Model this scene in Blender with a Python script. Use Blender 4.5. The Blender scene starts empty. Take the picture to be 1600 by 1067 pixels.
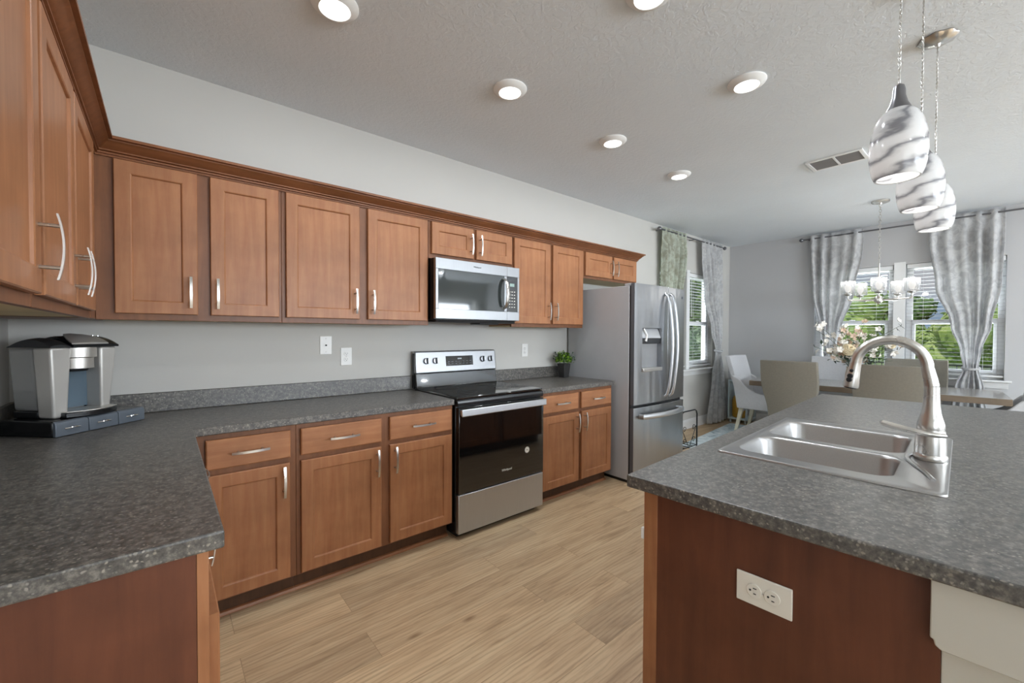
import bpy, bmesh, math, random
from mathutils import Vector, Matrix
random.seed(7)
S = bpy.context.scene
COL = S.collection
PI = math.pi

# ------------------------------------------------------------------ camera
F = Vector((0.64184479, 0.7666166, -0.01828257)); F.normalize()
R = Vector((0.76678361, -0.64189457, 0.00377623)); R.normalize()
U = R.cross(F); U.normalize()
cd = bpy.data.cameras.new('camera'); cam = bpy.data.objects.new('camera', cd); COL.objects.link(cam)
M4 = Matrix.Identity(4)
for i in range(3):
    M4[i][0] = R[i]; M4[i][1] = U[i]; M4[i][2] = -F[i]
M4.translation = Vector((0.5403, -2.9104, 1.3342))
cam.matrix_world = M4
cd.sensor_width = 36; cd.lens = 36 * 649.754 / 1600; cd.clip_start = 0.02; cd.clip_end = 400
S.camera = cam

# ------------------------------------------------------------------ colour management
S.view_settings.view_transform = 'Standard'; S.view_settings.look = 'None'
S.view_settings.exposure = 0.10; S.view_settings.gamma = 1.0
S.view_settings.use_curve_mapping = False
try:
    S.cycles.use_denoising = True
    S.cycles.max_bounces = 10; S.cycles.diffuse_bounces = 6; S.cycles.transparent_max_bounces = 24
    S.cycles.glossy_bounces = 5; S.cycles.caustics_reflective = False; S.cycles.caustics_refractive = False
    S.cycles.sample_clamp_indirect = 6
except Exception: pass

# ------------------------------------------------------------------ world: blue sky with broken cloud
SKY_STRENGTH = 0.62
W = bpy.data.worlds.new('sky'); S.world = W; W.use_nodes = True
wn = W.node_tree.nodes; wl = W.node_tree.links; wn.clear()
tc = wn.new('ShaderNodeTexCoord'); mp = wn.new('ShaderNodeMapping'); mp.inputs['Scale'].default_value = (2.0, 2.0, 6.5)
nz = wn.new('ShaderNodeTexNoise'); nz.inputs['Scale'].default_value = 2.2; nz.inputs['Detail'].default_value = 7
cr = wn.new('ShaderNodeValToRGB'); cr.color_ramp.elements[0].position = .46; cr.color_ramp.elements[1].position = .60
cr.color_ramp.elements[0].color = (.34, .49, .66, 1); cr.color_ramp.elements[1].color = (.66, .68, .73, 1)
bg = wn.new('ShaderNodeBackground'); bg.inputs['Strength'].default_value = SKY_STRENGTH
ow = wn.new('ShaderNodeOutputWorld')
wl.new(tc.outputs['Generated'], mp.inputs['Vector']); wl.new(mp.outputs['Vector'], nz.inputs['Vector'])
wl.new(nz.outputs['Fac'], cr.inputs['Fac']); wl.new(cr.outputs['Color'], bg.inputs['Color']); wl.new(bg.outputs['Background'], ow.inputs['Surface'])

# ------------------------------------------------------------------ sun (lights the garden; comes over the roof)
sd = bpy.data.lights.new('sun', 'SUN'); sd.energy = 2.6; sd.angle = .02; sd.color = (1, .95, .86)
so = bpy.data.objects.new('sun', sd); COL.objects.link(so)
so.rotation_euler = Vector((.62, -.12, -.78)).to_track_quat('-Z', 'Y').to_euler()
so.location = (-4, 0, 9)

# ------------------------------------------------------------------ added fill lamps outside unseen openings behind the camera
def area(name, loc, d, sx, sy, power, color=(1, 1, 1)):
    l = bpy.data.lights.new(name, 'AREA'); l.shape = 'RECTANGLE'; l.size = sx; l.size_y = sy; l.energy = power; l.color = color
    o = bpy.data.objects.new(name, l); COL.objects.link(o); o.location = loc
    o.rotation_euler = Vector(d).to_track_quat('-Z', 'Y').to_euler(); return o
area('fill_rear_windows', (3.3, -7.70, 1.70), (0, 1, .30), 4.2, .95, 250, (.84, .92, 1))
area('fill_rear_dining', (6.5, -7.70, 1.70), (.05, 1, .25), 1.5, .95, 105, (.86, .93, 1))  # added to brighten the dining end; no window is known here
area('fill_left_side', (-.20, -5.4, 1.45), (1, 0, .30), 2.6, 1.3, 40, (.84, .92, 1))
# added lamps hidden above the window heads, boosting the skylight indoors
area('sky_fill_dining', (8.6, -2.0, 3.15), (-1, 0, -.75), 2.2, 1.0, 190, (.84, .92, 1))
area('sky_fill_refrigerator', (6.2, 1.05, 3.15), (0, -1, -.75), 1.8, 1.0, 100, (.84, .92, 1))
# added lamps hidden below the sills, aimed up to fill the ceilings
area('uplight_fill_rear', (3.3, -8.35, .35), (0, .75, .8), 4.6, 1.0, 520, (.87, .94, 1))
area('uplight_fill_dining', (8.75, -2.0, .20), (-.8, 0, .8), 2.2, .9, 330, (.87, .94, 1))
area('uplight_fill_refrigerator', (6.2, 1.2, .20), (0, -.8, .8), 1.8, .9, 110, (.87, .94, 1))
CAN_POWER = 6.5

# ================================================================== helpers
def rgb(h):
    h = h.lstrip('#'); v = [int(h[i:i+2], 16) / 255 for i in (0, 2, 4)]
    return tuple((c / 12.92 if c <= .04045 else ((c + .055) / 1.055) ** 2.4) for c in v) + (1,)

def newmat(name):
    m = bpy.data.materials.new(name); m.use_nodes = True
    return m, m.node_tree.nodes, m.node_tree.links, m.node_tree.nodes['Principled BSDF']

def ramp(N, Lk, fac, stops):
    r = N.new('ShaderNodeValToRGB'); e = r.color_ramp.elements
    while len(e) < len(stops): e.new(.5)
    for i, (p, c) in enumerate(stops): e[i].position = p; e[i].color = c
    Lk.new(fac, r.inputs['Fac']); return r.outputs['Color']

def noise(N, Lk, scale=5, stretch=(1, 1, 1), detail=4, rough=.5, coord='Object', distort=0):
    t = N.new('ShaderNodeTexCoord'); m = N.new('ShaderNodeMapping'); m.inputs['Scale'].default_value = stretch
    n = N.new('ShaderNodeTexNoise'); n.inputs['Scale'].default_value = scale; n.inputs['Detail'].default_value = detail
    n.inputs['Roughness'].default_value = rough; n.inputs['Distortion'].default_value = distort
    Lk.new(t.outputs[coord], m.inputs['Vector']); Lk.new(m.outputs['Vector'], n.inputs['Vector']); return n.outputs['Fac']

def bump(N, Lk, b, h, strength=.2, dist=.01):
    k = N.new('ShaderNodeBump'); k.inputs['Strength'].default_value = strength; k.inputs['Distance'].default_value = dist
    Lk.new(h, k.inputs['Height']); Lk.new(k.outputs['Normal'], b.inputs['Normal'])

def plain(name, c, rough=.5, metal=0, var=.05, scale=9, bmp=0, bscale=200, coat=0, spec=.5, emit=None):
    m, N, Lk, b = newmat(name); c = rgb(c) if isinstance(c, str) else c
    lo = tuple(x * (1 - var) for x in c[:3]) + (1,); hi = tuple(min(1, x * (1 + var)) for x in c[:3]) + (1,)
    Lk.new(ramp(N, Lk, noise(N, Lk, scale), [(.3, lo), (.7, hi)]), b.inputs['Base Color'])
    b.inputs['Roughness'].default_value = rough; b.inputs['Metallic'].default_value = metal
    b.inputs['Specular IOR Level'].default_value = spec
    if coat: b.inputs['Coat Weight'].default_value = coat; b.inputs['Coat Roughness'].default_value = .08
    if bmp: bump(N, Lk, b, noise(N, Lk, bscale, detail=2), bmp, .002)
    if emit: b.inputs['Emission Color'].default_value = c; b.inputs['Emission Strength'].default_value = emit
    return m

def wood(name, lo, hi, stretch=(14, 14, 1.1), rough=.42, coat=.06):
    m, N, Lk, b = newmat(name)
    n1 = noise(N, Lk, 2.6, stretch, 6, .6, distort=.6); n2 = noise(N, Lk, 4.5, (1, 1, 1), 4, .6)
    c1 = ramp(N, Lk, n1, [(.28, rgb(lo)), (.72, rgb(hi))])
    c2 = ramp(N, Lk, n2, [(.3, (.80, .78, .76, 1)), (.7, (1.12, 1.11, 1.10, 1))])
    mx = N.new('ShaderNodeMix'); mx.data_type = 'RGBA'; mx.blend_type = 'MULTIPLY'; mx.inputs[0].default_value = 1
    Lk.new(c1, mx.inputs[6]); Lk.new(c2, mx.inputs[7]); Lk.new(mx.outputs[2], b.inputs['Base Color'])
    b.inputs['Roughness'].default_value = rough; b.inputs['Specular IOR Level'].default_value = .32; b.inputs['Coat Weight'].default_value = coat; b.inputs['Coat Roughness'].default_value = .22
    bump(N, Lk, b, n1, .03, .002); return m

def steel(name, c='#b9b9ba', rough=.26, stretch=(1, 1, 60), amt=.10, wav=0):
    m, N, Lk, b = newmat(name)
    n = noise(N, Lk, 6, stretch, 3)
    cc = rgb(c); b.inputs['Metallic'].default_value = 1
    Lk.new(ramp(N, Lk, n, [(.3, tuple(x * .93 for x in cc[:3]) + (1,)), (.7, cc)]), b.inputs['Base Color'])
    mr = N.new('ShaderNodeMapRange'); mr.inputs['To Min'].default_value = rough - amt / 2; mr.inputs['To Max'].default_value = rough + amt / 2
    Lk.new(n, mr.inputs['Value']); Lk.new(mr.outputs['Result'], b.inputs['Roughness'])
    if wav: bump(N, Lk, b, noise(N, Lk, 3.0, (2.6, 2.6, .22), 1), wav, .05)
    return m

MT = {}
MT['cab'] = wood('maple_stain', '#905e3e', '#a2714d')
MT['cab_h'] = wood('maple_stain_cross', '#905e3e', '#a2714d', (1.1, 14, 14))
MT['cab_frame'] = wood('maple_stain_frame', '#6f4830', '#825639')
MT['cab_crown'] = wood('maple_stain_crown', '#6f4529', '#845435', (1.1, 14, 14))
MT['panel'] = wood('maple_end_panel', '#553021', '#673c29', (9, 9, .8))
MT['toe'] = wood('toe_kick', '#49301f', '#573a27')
MT['raw'] = plain('raw_birch', '#cdbb93', .6, var=.08, scale=4)
MT['nickel'] = steel('brushed_nickel', '#cfccc7', .28, (1, 1, 1), .06)
MT['steel'] = steel('brushed_steel', '#c6c9cd', .38, (60, 60, 1), .08)
MT['steel_fridge'] = steel('fridge_steel', '#a6a8ab', .30, (60, 60, 1), .04, wav=.22)
MT['steel_mid'] = steel('satin_steel_panel', '#9fa1a4', .40, (60, 60, 1), .06)
MT['steel_sink'] = steel('sink_steel', '#b4b3b2', .32, (1, 40, 40), .08)
MT['steel_dark'] = plain('charcoal_metal', '#3b3c3e', .4, .6)
MT['door_edge'] = plain('dark_grey_door_edge', '#55565a', .5)
MT['dispenser'] = plain('grey_dispenser', '#8f9092', .35, .2)
MT['chrome'] = plain('chrome', '#e6e6e6', .08, 1, .02)
MT['fridge_side'] = plain('fridge_grey_paint', '#b0b1b3', .42, .1, .02, bmp=.03, bscale=500)
MT['black'] = plain('black_enamel', '#121315', .22, 0, .1)
MT['black_matte'] = plain('black_plastic', '#17181a', .5, 0, .1)
MT['blackglass'] = plain('black_glass', '#0b0c0d', .035, 0, .02, spec=.7, coat=.6)
MT['mwglass'] = plain('grey_oven_glass', '#2c3130', .05, 0, .02, spec=.6, coat=.25)
MT['white_plastic'] = plain('white_plastic', '#e6e5e2', .35, 0, .01)
MT['cream_plastic'] = plain('cream_plastic', '#dcd9cf', .4, 0, .01)
MT['white_trim'] = plain('white_trim_paint', '#dededd', .4, 0, .01)
MT['slat'] = plain('pale_grey_slat', '#b4b5b6', .5, 0, .02)
MT['knee'] = plain('cream_wall_paint', '#bcb9ae', .7, 0, .02, 5)
MT['vinyl'] = plain('white_vinyl', '#e9eaea', .35, 0, .01)
MT['dark'] = plain('dark_slot', '#1c1b1a', .6)
MT['wall'] = plain('light_grey_wall_paint', '#c1bfba', .75, 0, .012, 3, bmp=.06, bscale=120)
MT['wall_far'] = plain('mid_grey_wall_paint', '#bababb', .75, 0, .012, 3, bmp=.06, bscale=120)
MT['beige'] = plain('taupe_upholstery', '#7d786d', .8, 0, .05, 60, bmp=.15, bscale=700)
MT['linen'] = plain('pale_grey_upholstery', '#c2c2c4', .8, 0, .04, 60, bmp=.15, bscale=700)
MT['chair_leg'] = plain('cream_leg_wood', '#d9d3bd', .45, 0, .05)
MT['table_top'] = wood('greywashed_top', '#8d8a86', '#a5a29d', (14, 1, 14), .22, .5)
MT['table_edge'] = wood('table_edge_wood', '#675b4e', '#7b6d5d', (14, 1.2, 14), .4, .1)
MT['rod'] = plain('pewter_rod', '#77777a', .3, .8, .03)
MT['wire'] = plain('black_wire', '#23282c', .35, .6)
MT['leaf'] = plain('leaf_green', '#3f6427', .5, 0, .35, 30)
MT['leaf_bright'] = plain('leaf_lime', '#7da32c', .5, 0, .3, 30)
MT['leaf_grey'] = plain('leaf_greygreen', '#4c5b4b', .5, 0, .25, 30)
MT['petal'] = plain('white_petal', '#efe9df', .6, 0, .05, 40)
MT['petal_pink'] = plain('blush_petal', '#dcc1aa', .6, 0, .08, 40)
MT['rose'] = plain('cream_rose', '#e6d6b4', .6, 0, .08, 40)
MT['stem'] = plain('stem_green', '#4b5a3c', .6, 0, .2)
MT['twig'] = plain('dark_twig', '#3a3f36', .6, 0, .2)
MT['vase'] = plain('tan_ceramic', '#b7a48f', .4, 0, .08)
MT['pot'] = plain('dark_planter', '#2b2a29', .5, 0, .08)
MT['soil'] = plain('soil', '#2c2019', .9, 0, .3, 60)
MT['slate'] = plain('slate_plastic', '#596068', .38, .2, .03)
MT['slate_recess'] = plain('blue_film', '#5a6a76', .3, .1, .04)
MT['silver'] = plain('silver_plastic', '#bdbbb7', .3, .75, .02)
MT['silver_satin'] = steel('coffee_steel', '#d2cfca', .42, (60, 60, 1), .06)
MT['coffee_front'] = plain('silver_paint', '#b5b2ad', .38, .35, .02)
MT['tank_back'] = plain('grey_tank_back', '#8d8c8a', .5, 0, .03)
MT['shelf_blue'] = plain('pale_blue_paint', '#c4d2d6', .5, 0, .03)
MT['jug'] = plain('amber_jug', '#b78a2c', .35, 0, .08)
MT['red'] = plain('red_cap', '#8f2f28', .4)
MT['navy'] = plain('navy_fabric', '#33404f', .7, 0, .1, 50)
MT['bark'] = plain('bark', '#4a3c2e', .9, 0, .3, 20)
MT['roof_black'] = plain('fence_black', '#23272a', .5, .3)

# speckled laminate
def laminate():
    m, N, Lk, b = newmat('speckled_laminate')
    base = ramp(N, Lk, noise(N, Lk, 62, detail=6, rough=.72), [(.34, rgb('#31302e')), (.5, rgb('#504d49')), (.66, rgb('#757069'))])
    t = N.new('ShaderNodeTexCoord'); v = N.new('ShaderNodeTexVoronoi'); v.inputs['Scale'].default_value = 115
    wob = N.new('ShaderNodeTexNoise'); wob.inputs['Scale'].default_value = 60
    ad = N.new('ShaderNodeVectorMath'); ad.operation = 'MULTIPLY_ADD'; ad.inputs[1].default_value = (.012, .012, .012)
    Lk.new(t.outputs['Object'], wob.inputs['Vector']); Lk.new(wob.outputs['Color'], ad.inputs[0]); Lk.new(t.outputs['Object'], ad.inputs[2])
    Lk.new(ad.outputs['Vector'], v.inputs['Vector'])
    rad = ramp(N, Lk, v.outputs['Distance'], [(.20, (1, 1, 1, 1)), (.38, (0, 0, 0, 1))])
    pick = N.new('ShaderNodeSeparateColor'); Lk.new(v.outputs['Color'], pick.inputs['Color'])
    th = ramp(N, Lk, pick.outputs['Red'], [(.46, (0, 0, 0, 1)), (.54, (1, 1, 1, 1))])
    mu = N.new('ShaderNodeMath'); mu.operation = 'MULTIPLY'; Lk.new(rad, mu.inputs[0]); Lk.new(th, mu.inputs[1])
    fl = ramp(N, Lk, pick.outputs['Green'], [(.2, rgb('#8f8c86')), (.55, rgb('#aba394')), (.9, rgb('#201f1f'))])
    mx = N.new('ShaderNodeMix'); mx.data_type = 'RGBA'
    sc = N.new('ShaderNodeMath'); sc.operation = 'MULTIPLY'; sc.inputs[1].default_value = .62; Lk.new(mu.outputs[0], sc.inputs[0])
    Lk.new(sc.outputs[0], mx.inputs[0]); Lk.new(base, mx.inputs[6]); Lk.new(fl, mx.inputs[7])
    Lk.new(mx.outputs[2], b.inputs['Base Color']); b.inputs['Roughness'].default_value = .36; b.inputs['Specular IOR Level'].default_value = .7
    bump(N, Lk, b, noise(N, Lk, 160, detail=2), .05, .001); return m
MT['laminate'] = laminate()

def floor_mat():
    m, N, Lk, b = newmat('oak_plank_floor')
    t = N.new('ShaderNodeTexCoord')
    def brick(ms, c1, c2, mc):
        k = N.new('ShaderNodeTexBrick'); k.offset = .37; k.offset_frequency = 2; k.inputs['Scale'].default_value = 1
        k.inputs['Brick Width'].default_value = 1.22; k.inputs['Row Height'].default_value = .182
        k.inputs['Mortar Size'].default_value = ms; k.inputs['Color1'].default_value = c1; k.inputs['Color2'].default_value = c2; k.inputs['Mortar'].default_value = mc
        k.inputs['Bias'].default_value = 0; Lk.new(t.outputs['Object'], k.inputs['Vector']); return k
    k = brick(.0012, (0, 0, 0, 1), (1, 1, 1, 1), (.5, .5, .5, 1))
    # per-plank shift of the grain
    cx = N.new('ShaderNodeVectorMath'); cx.operation = 'MULTIPLY_ADD'; cx.inputs[1].default_value = (3, 9, 4)
    Lk.new(k.outputs['Color'], cx.inputs[0]); Lk.new(t.outputs['Object'], cx.inputs[2])
    def grain(st, sc, det, dis):
        mp = N.new('ShaderNodeMapping'); mp.inputs['Scale'].default_value = st; Lk.new(cx.outputs['Vector'], mp.inputs['Vector'])
        n = N.new('ShaderNodeTexNoise'); n.inputs['Scale'].default_value = sc; n.inputs['Detail'].default_value = det; n.inputs['Distortion'].default_value = dis
        n.inputs['Roughness'].default_value = .6; Lk.new(mp.outputs['Vector'], n.inputs['Vector']); return n.outputs['Fac']
    g1 = grain((1, 7, 1), 1.6, 5, 1.2); g2 = grain((1.6, 40, 1), 2.2, 5, .3)
    c1 = ramp(N, Lk, g1, [(.25, rgb('#a58b6c')), (.47, rgb('#c2a785')), (.75, rgb('#d4bd9a'))])
    c2 = ramp(N, Lk, g2, [(.25, (.72, .70, .67, 1)), (.48, (1, 1, 1, 1)), (.8, (1.06, 1.06, 1.05, 1))])
    g3 = grain((2.2, 26, 1), 2.6, 3, .8); c3 = ramp(N, Lk, g3, [(.24, (.62, .56, .50, 1)), (.33, (1, 1, 1, 1))])
    kn = N.new('ShaderNodeTexVoronoi'); kn.inputs['Scale'].default_value = 1.0; kn.inputs['Randomness'].default_value = 1
    km = N.new('ShaderNodeMapping'); km.inputs['Scale'].default_value = (2.2, 5.5, 1); Lk.new(cx.outputs['Vector'], km.inputs['Vector']); Lk.new(km.outputs['Vector'], kn.inputs['Vector'])
    c4 = ramp(N, Lk, kn.outputs['Distance'], [(.02, (.55, .48, .42, 1)), (.10, (1, 1, 1, 1))])
    wv = N.new('ShaderNodeTexWave'); wv.bands_direction = 'Y'; wv.inputs['Scale'].default_value = 7; wv.inputs['Distortion'].default_value = 9; wv.inputs['Detail'].default_value = 3; wv.inputs['Detail Scale'].default_value = .9
    wm = N.new('ShaderNodeMapping'); wm.inputs['Scale'].default_value = (.45, 2.2, 1); Lk.new(cx.outputs['Vector'], wm.inputs['Vector']); Lk.new(wm.outputs['Vector'], wv.inputs['Vector'])
    c5 = ramp(N, Lk, wv.outputs['Fac'], [(0, (.86, .84, .82, 1)), (.45, (1.02, 1.02, 1.02, 1))])
    tone = ramp(N, Lk, k.outputs['Color'], [(0, (.82, .81, .80, 1)), (1, (1.08, 1.07, 1.05, 1))])
    seam = ramp(N, Lk, k.outputs['Fac'], [(0, (1, 1, 1, 1)), (1, (.62, .58, .54, 1))])
    cur = c1
    for other in (c2, c3, c4, c5, tone, seam):
        mx = N.new('ShaderNodeMix'); mx.data_type = 'RGBA'; mx.blend_type = 'MULTIPLY'; mx.inputs[0].default_value = 1
        Lk.new(cur, mx.inputs[6]); Lk.new(other, mx.inputs[7]); cur = mx.outputs[2]
    Lk.new(cur, b.inputs['Base Color']); b.inputs['Roughness'].default_value = .48
    bump(N, Lk, b, g2, .06, .002); return m
MT['floor'] = floor_mat()

def ceiling_mat():
    m, N, Lk, b = newmat('knockdown_ceiling')
    b.inputs['Base Color'].default_value = rgb('#b9b9b9'); b.inputs['Roughness'].default_value = .85
    n = noise(N, Lk, 38, detail=3, rough=.55, distort=.6)
    h = ramp(N, Lk, n, [(.44, (0, 0, 0, 1)), (.56, (1, 1, 1, 1))])
    Lk.new(ramp(N, Lk, noise(N, Lk, 2), [(.3, rgb('#dae0e5')), (.7, rgb('#dee4e9'))]), b.inputs['Base Color'])
    bump(N, Lk, b, h, .22, .004); return m
MT['ceiling'] = ceiling_mat()

def glass_mat(name, tint=(1, 1, 1, 1), refl=.06, rough=.01, milk=0):
    m = bpy.data.materials.new(name); m.use_nodes = True; N = m.node_tree.nodes; Lk = m.node_tree.links; N.clear()
    o = N.new('ShaderNodeOutputMaterial'); tr = N.new('ShaderNodeBsdfTransparent'); tr.inputs['Color'].default_value = tint
    g = N.new('ShaderNodeBsdfGlossy'); g.inputs['Roughness'].default_value = rough
    fr = N.new('ShaderNodeLayerWeight'); fr.inputs['Blend'].default_value = .22
    mr = N.new('ShaderNodeMapRange'); mr.inputs['To Min'].default_value = refl * .5; mr.inputs['To Max'].default_value = refl * 5
    Lk.new(fr.outputs['Facing'], mr.inputs['Value'])
    mx = N.new('ShaderNodeMixShader'); Lk.new(mr.outputs['Result'], mx.inputs['Fac']); Lk.new(tr.outputs[0], mx.inputs[1]); Lk.new(g.outputs[0], mx.inputs[2])
    if milk:
        tl = N.new('ShaderNodeBsdfTranslucent'); df = N.new('ShaderNodeBsdfDiffuse'); m2 = N.new('ShaderNodeMixShader'); m3 = N.new('ShaderNodeMixShader')
        m3.inputs['Fac'].default_value = milk
        Lk.new(tl.outputs[0], m2.inputs[1]); Lk.new(df.outputs[0], m2.inputs[2]); Lk.new(mx.outputs[0], m3.inputs[1]); Lk.new(m2.outputs[0], m3.inputs[2]); mx = m3
    Lk.new(mx.outputs[0], o.inputs['Surface']); return m
MT['pane'] = glass_mat('window_glass')
MT['shade_glass'] = glass_mat('clear_shade_glass', (.93, .94, .95, 1), .14, .05, .12)
MT['tank'] = glass_mat('smoked_tank', (.85, .84, .82, 1), .10, .02, .34)
MT['water'] = glass_mat('tank_water', (.55, .54, .53, 1), .06, .02, .10)

def emis(name, c, s):
    m = bpy.data.materials.new(name); m.use_nodes = True; N = m.node_tree.nodes; Lk = m.node_tree.links; N.clear()
    o = N.new('ShaderNodeOutputMaterial'); e = N.new('ShaderNodeEmission'); e.inputs['Color'].default_value = c; e.inputs['Strength'].default_value = s
    Lk.new(e.outputs[0], o.inputs['Surface']); return m
MT['lens'] = emis('lit_lens', (1, .985, .96, 1), 3.0)
MT['bulb'] = emis('lit_bulb', (1, .97, .92, 1), 1.0)
MT['display'] = emis('display_digits', (.8, .9, 1, 1), .7)

def curtain_mat(name, c1, c2, tr=.35):
    m = bpy.data.materials.new(name); m.use_nodes = True; N = m.node_tree.nodes; Lk = m.node_tree.links; N.clear()
    o = N.new('ShaderNodeOutputMaterial')
    n = noise(N, Lk, 9, (1, 1, 1), 5, .62, distort=1.5)
    c = ramp(N, Lk, n, [(.40, rgb(c1)), (.58, rgb(c2))])
    d = N.new('ShaderNodeBsdfPrincipled'); d.inputs['Roughness'].default_value = .55; d.inputs['Sheen Weight'].default_value = .2
    t = N.new('ShaderNodeBsdfTranslucent'); Lk.new(c, d.inputs['Base Color']); Lk.new(c, t.inputs['Color'])
    mx = N.new('ShaderNodeMixShader'); mx.inputs['Fac'].default_value = tr
    Lk.new(d.outputs[0], mx.inputs[1]); Lk.new(t.outputs[0], mx.inputs[2]); Lk.new(mx.outputs[0], o.inputs['Surface']); return m
MT['curtain'] = curtain_mat('grey_damask', '#cbcbcc', '#e4e4e4', .5)
MT['curtain_green'] = curtain_mat('sage_damask', '#b0b09c', '#d2d8ca', .45)

def alabaster():
    m = bpy.data.materials.new('swirled_alabaster_glass'); m.use_nodes = True; N = m.node_tree.nodes; Lk = m.node_tree.links; N.clear()
    o = N.new('ShaderNodeOutputMaterial'); t = N.new('ShaderNodeTexCoord'); mp = N.new('ShaderNodeMapping')
    mp.inputs['Rotation'].default_value = (.9, .5, .2); mp.inputs['Scale'].default_value = (1, 1, 2.4)
    w = N.new('ShaderNodeTexWave'); w.inputs['Scale'].default_value = 3.0; w.inputs['Distortion'].default_value = 6.5; w.inputs['Detail'].default_value = 4; w.inputs['Detail Scale'].default_value = 1.6
    w.bands_direction = 'Z'
    Lk.new(t.outputs['Object'], mp.inputs['Vector']); Lk.new(mp.outputs['Vector'], w.inputs['Vector'])
    c = ramp(N, Lk, w.outputs['Fac'], [(0, rgb('#949498')), (.07, rgb('#bebec0')), (.26, rgb('#dadada')), (.6, rgb('#e6e6e6'))])
    d = N.new('ShaderNodeBsdfPrincipled'); d.inputs['Roughness'].default_value = .18; d.inputs['Coat Weight'].default_value = .3
    tl = N.new('ShaderNodeBsdfTranslucent'); Lk.new(c, d.inputs['Base Color']); Lk.new(c, tl.inputs['Color'])
    mx = N.new('ShaderNodeMixShader'); mx.inputs['Fac'].default_value = .4
    Lk.new(d.outputs[0], mx.inputs[1]); Lk.new(tl.outputs[0], mx.inputs[2]); Lk.new(mx.outputs[0], o.inputs['Surface']); return m
MT['alabaster'] = alabaster()

def rug_mat():
    m, N, Lk, b = newmat('pale_blue_rug')
    c = ramp(N, Lk, noise(N, Lk, 7, detail=6, rough=.7, distort=1), [(.35, rgb('#8fa3ad')), (.5, rgb('#c0ced3')), (.65, rgb('#dbe1e2'))])
    Lk.new(c, b.inputs['Base Color']); b.inputs['Roughness'].default_value = .9
    bump(N, Lk, b, noise(N, Lk, 300), .3, .004); return m
MT['rug'] = rug_mat()

def foliage_mat(name, a, b_, c):
    m, N, Lk, b = newmat(name)
    Lk.new(ramp(N, Lk, noise(N, Lk, 1.6, detail=6, rough=.75), [(.3, rgb(a)), (.5, rgb(b_)), (.68, rgb(c))]), b.inputs['Base Color'])
    b.inputs['Roughness'].default_value = .6; return m
MT['tree_a'] = foliage_mat('tree_foliage', '#3f5c38', '#688a4e', '#96ae68')
MT['tree_b'] = foliage_mat('bush_foliage', '#6b8a4c', '#95ae62', '#bcc984')
MT['tree_c'] = foliage_mat('pale_foliage', '#56705a', '#8aa383', '#b7c9ae')
MT['grass'] = foliage_mat('lawn', '#5f8038', '#7c9a48', '#95ad5c')
MT['paver'] = plain('patio_concrete', '#b0b0a8', .8, 0, .06, 4)

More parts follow.
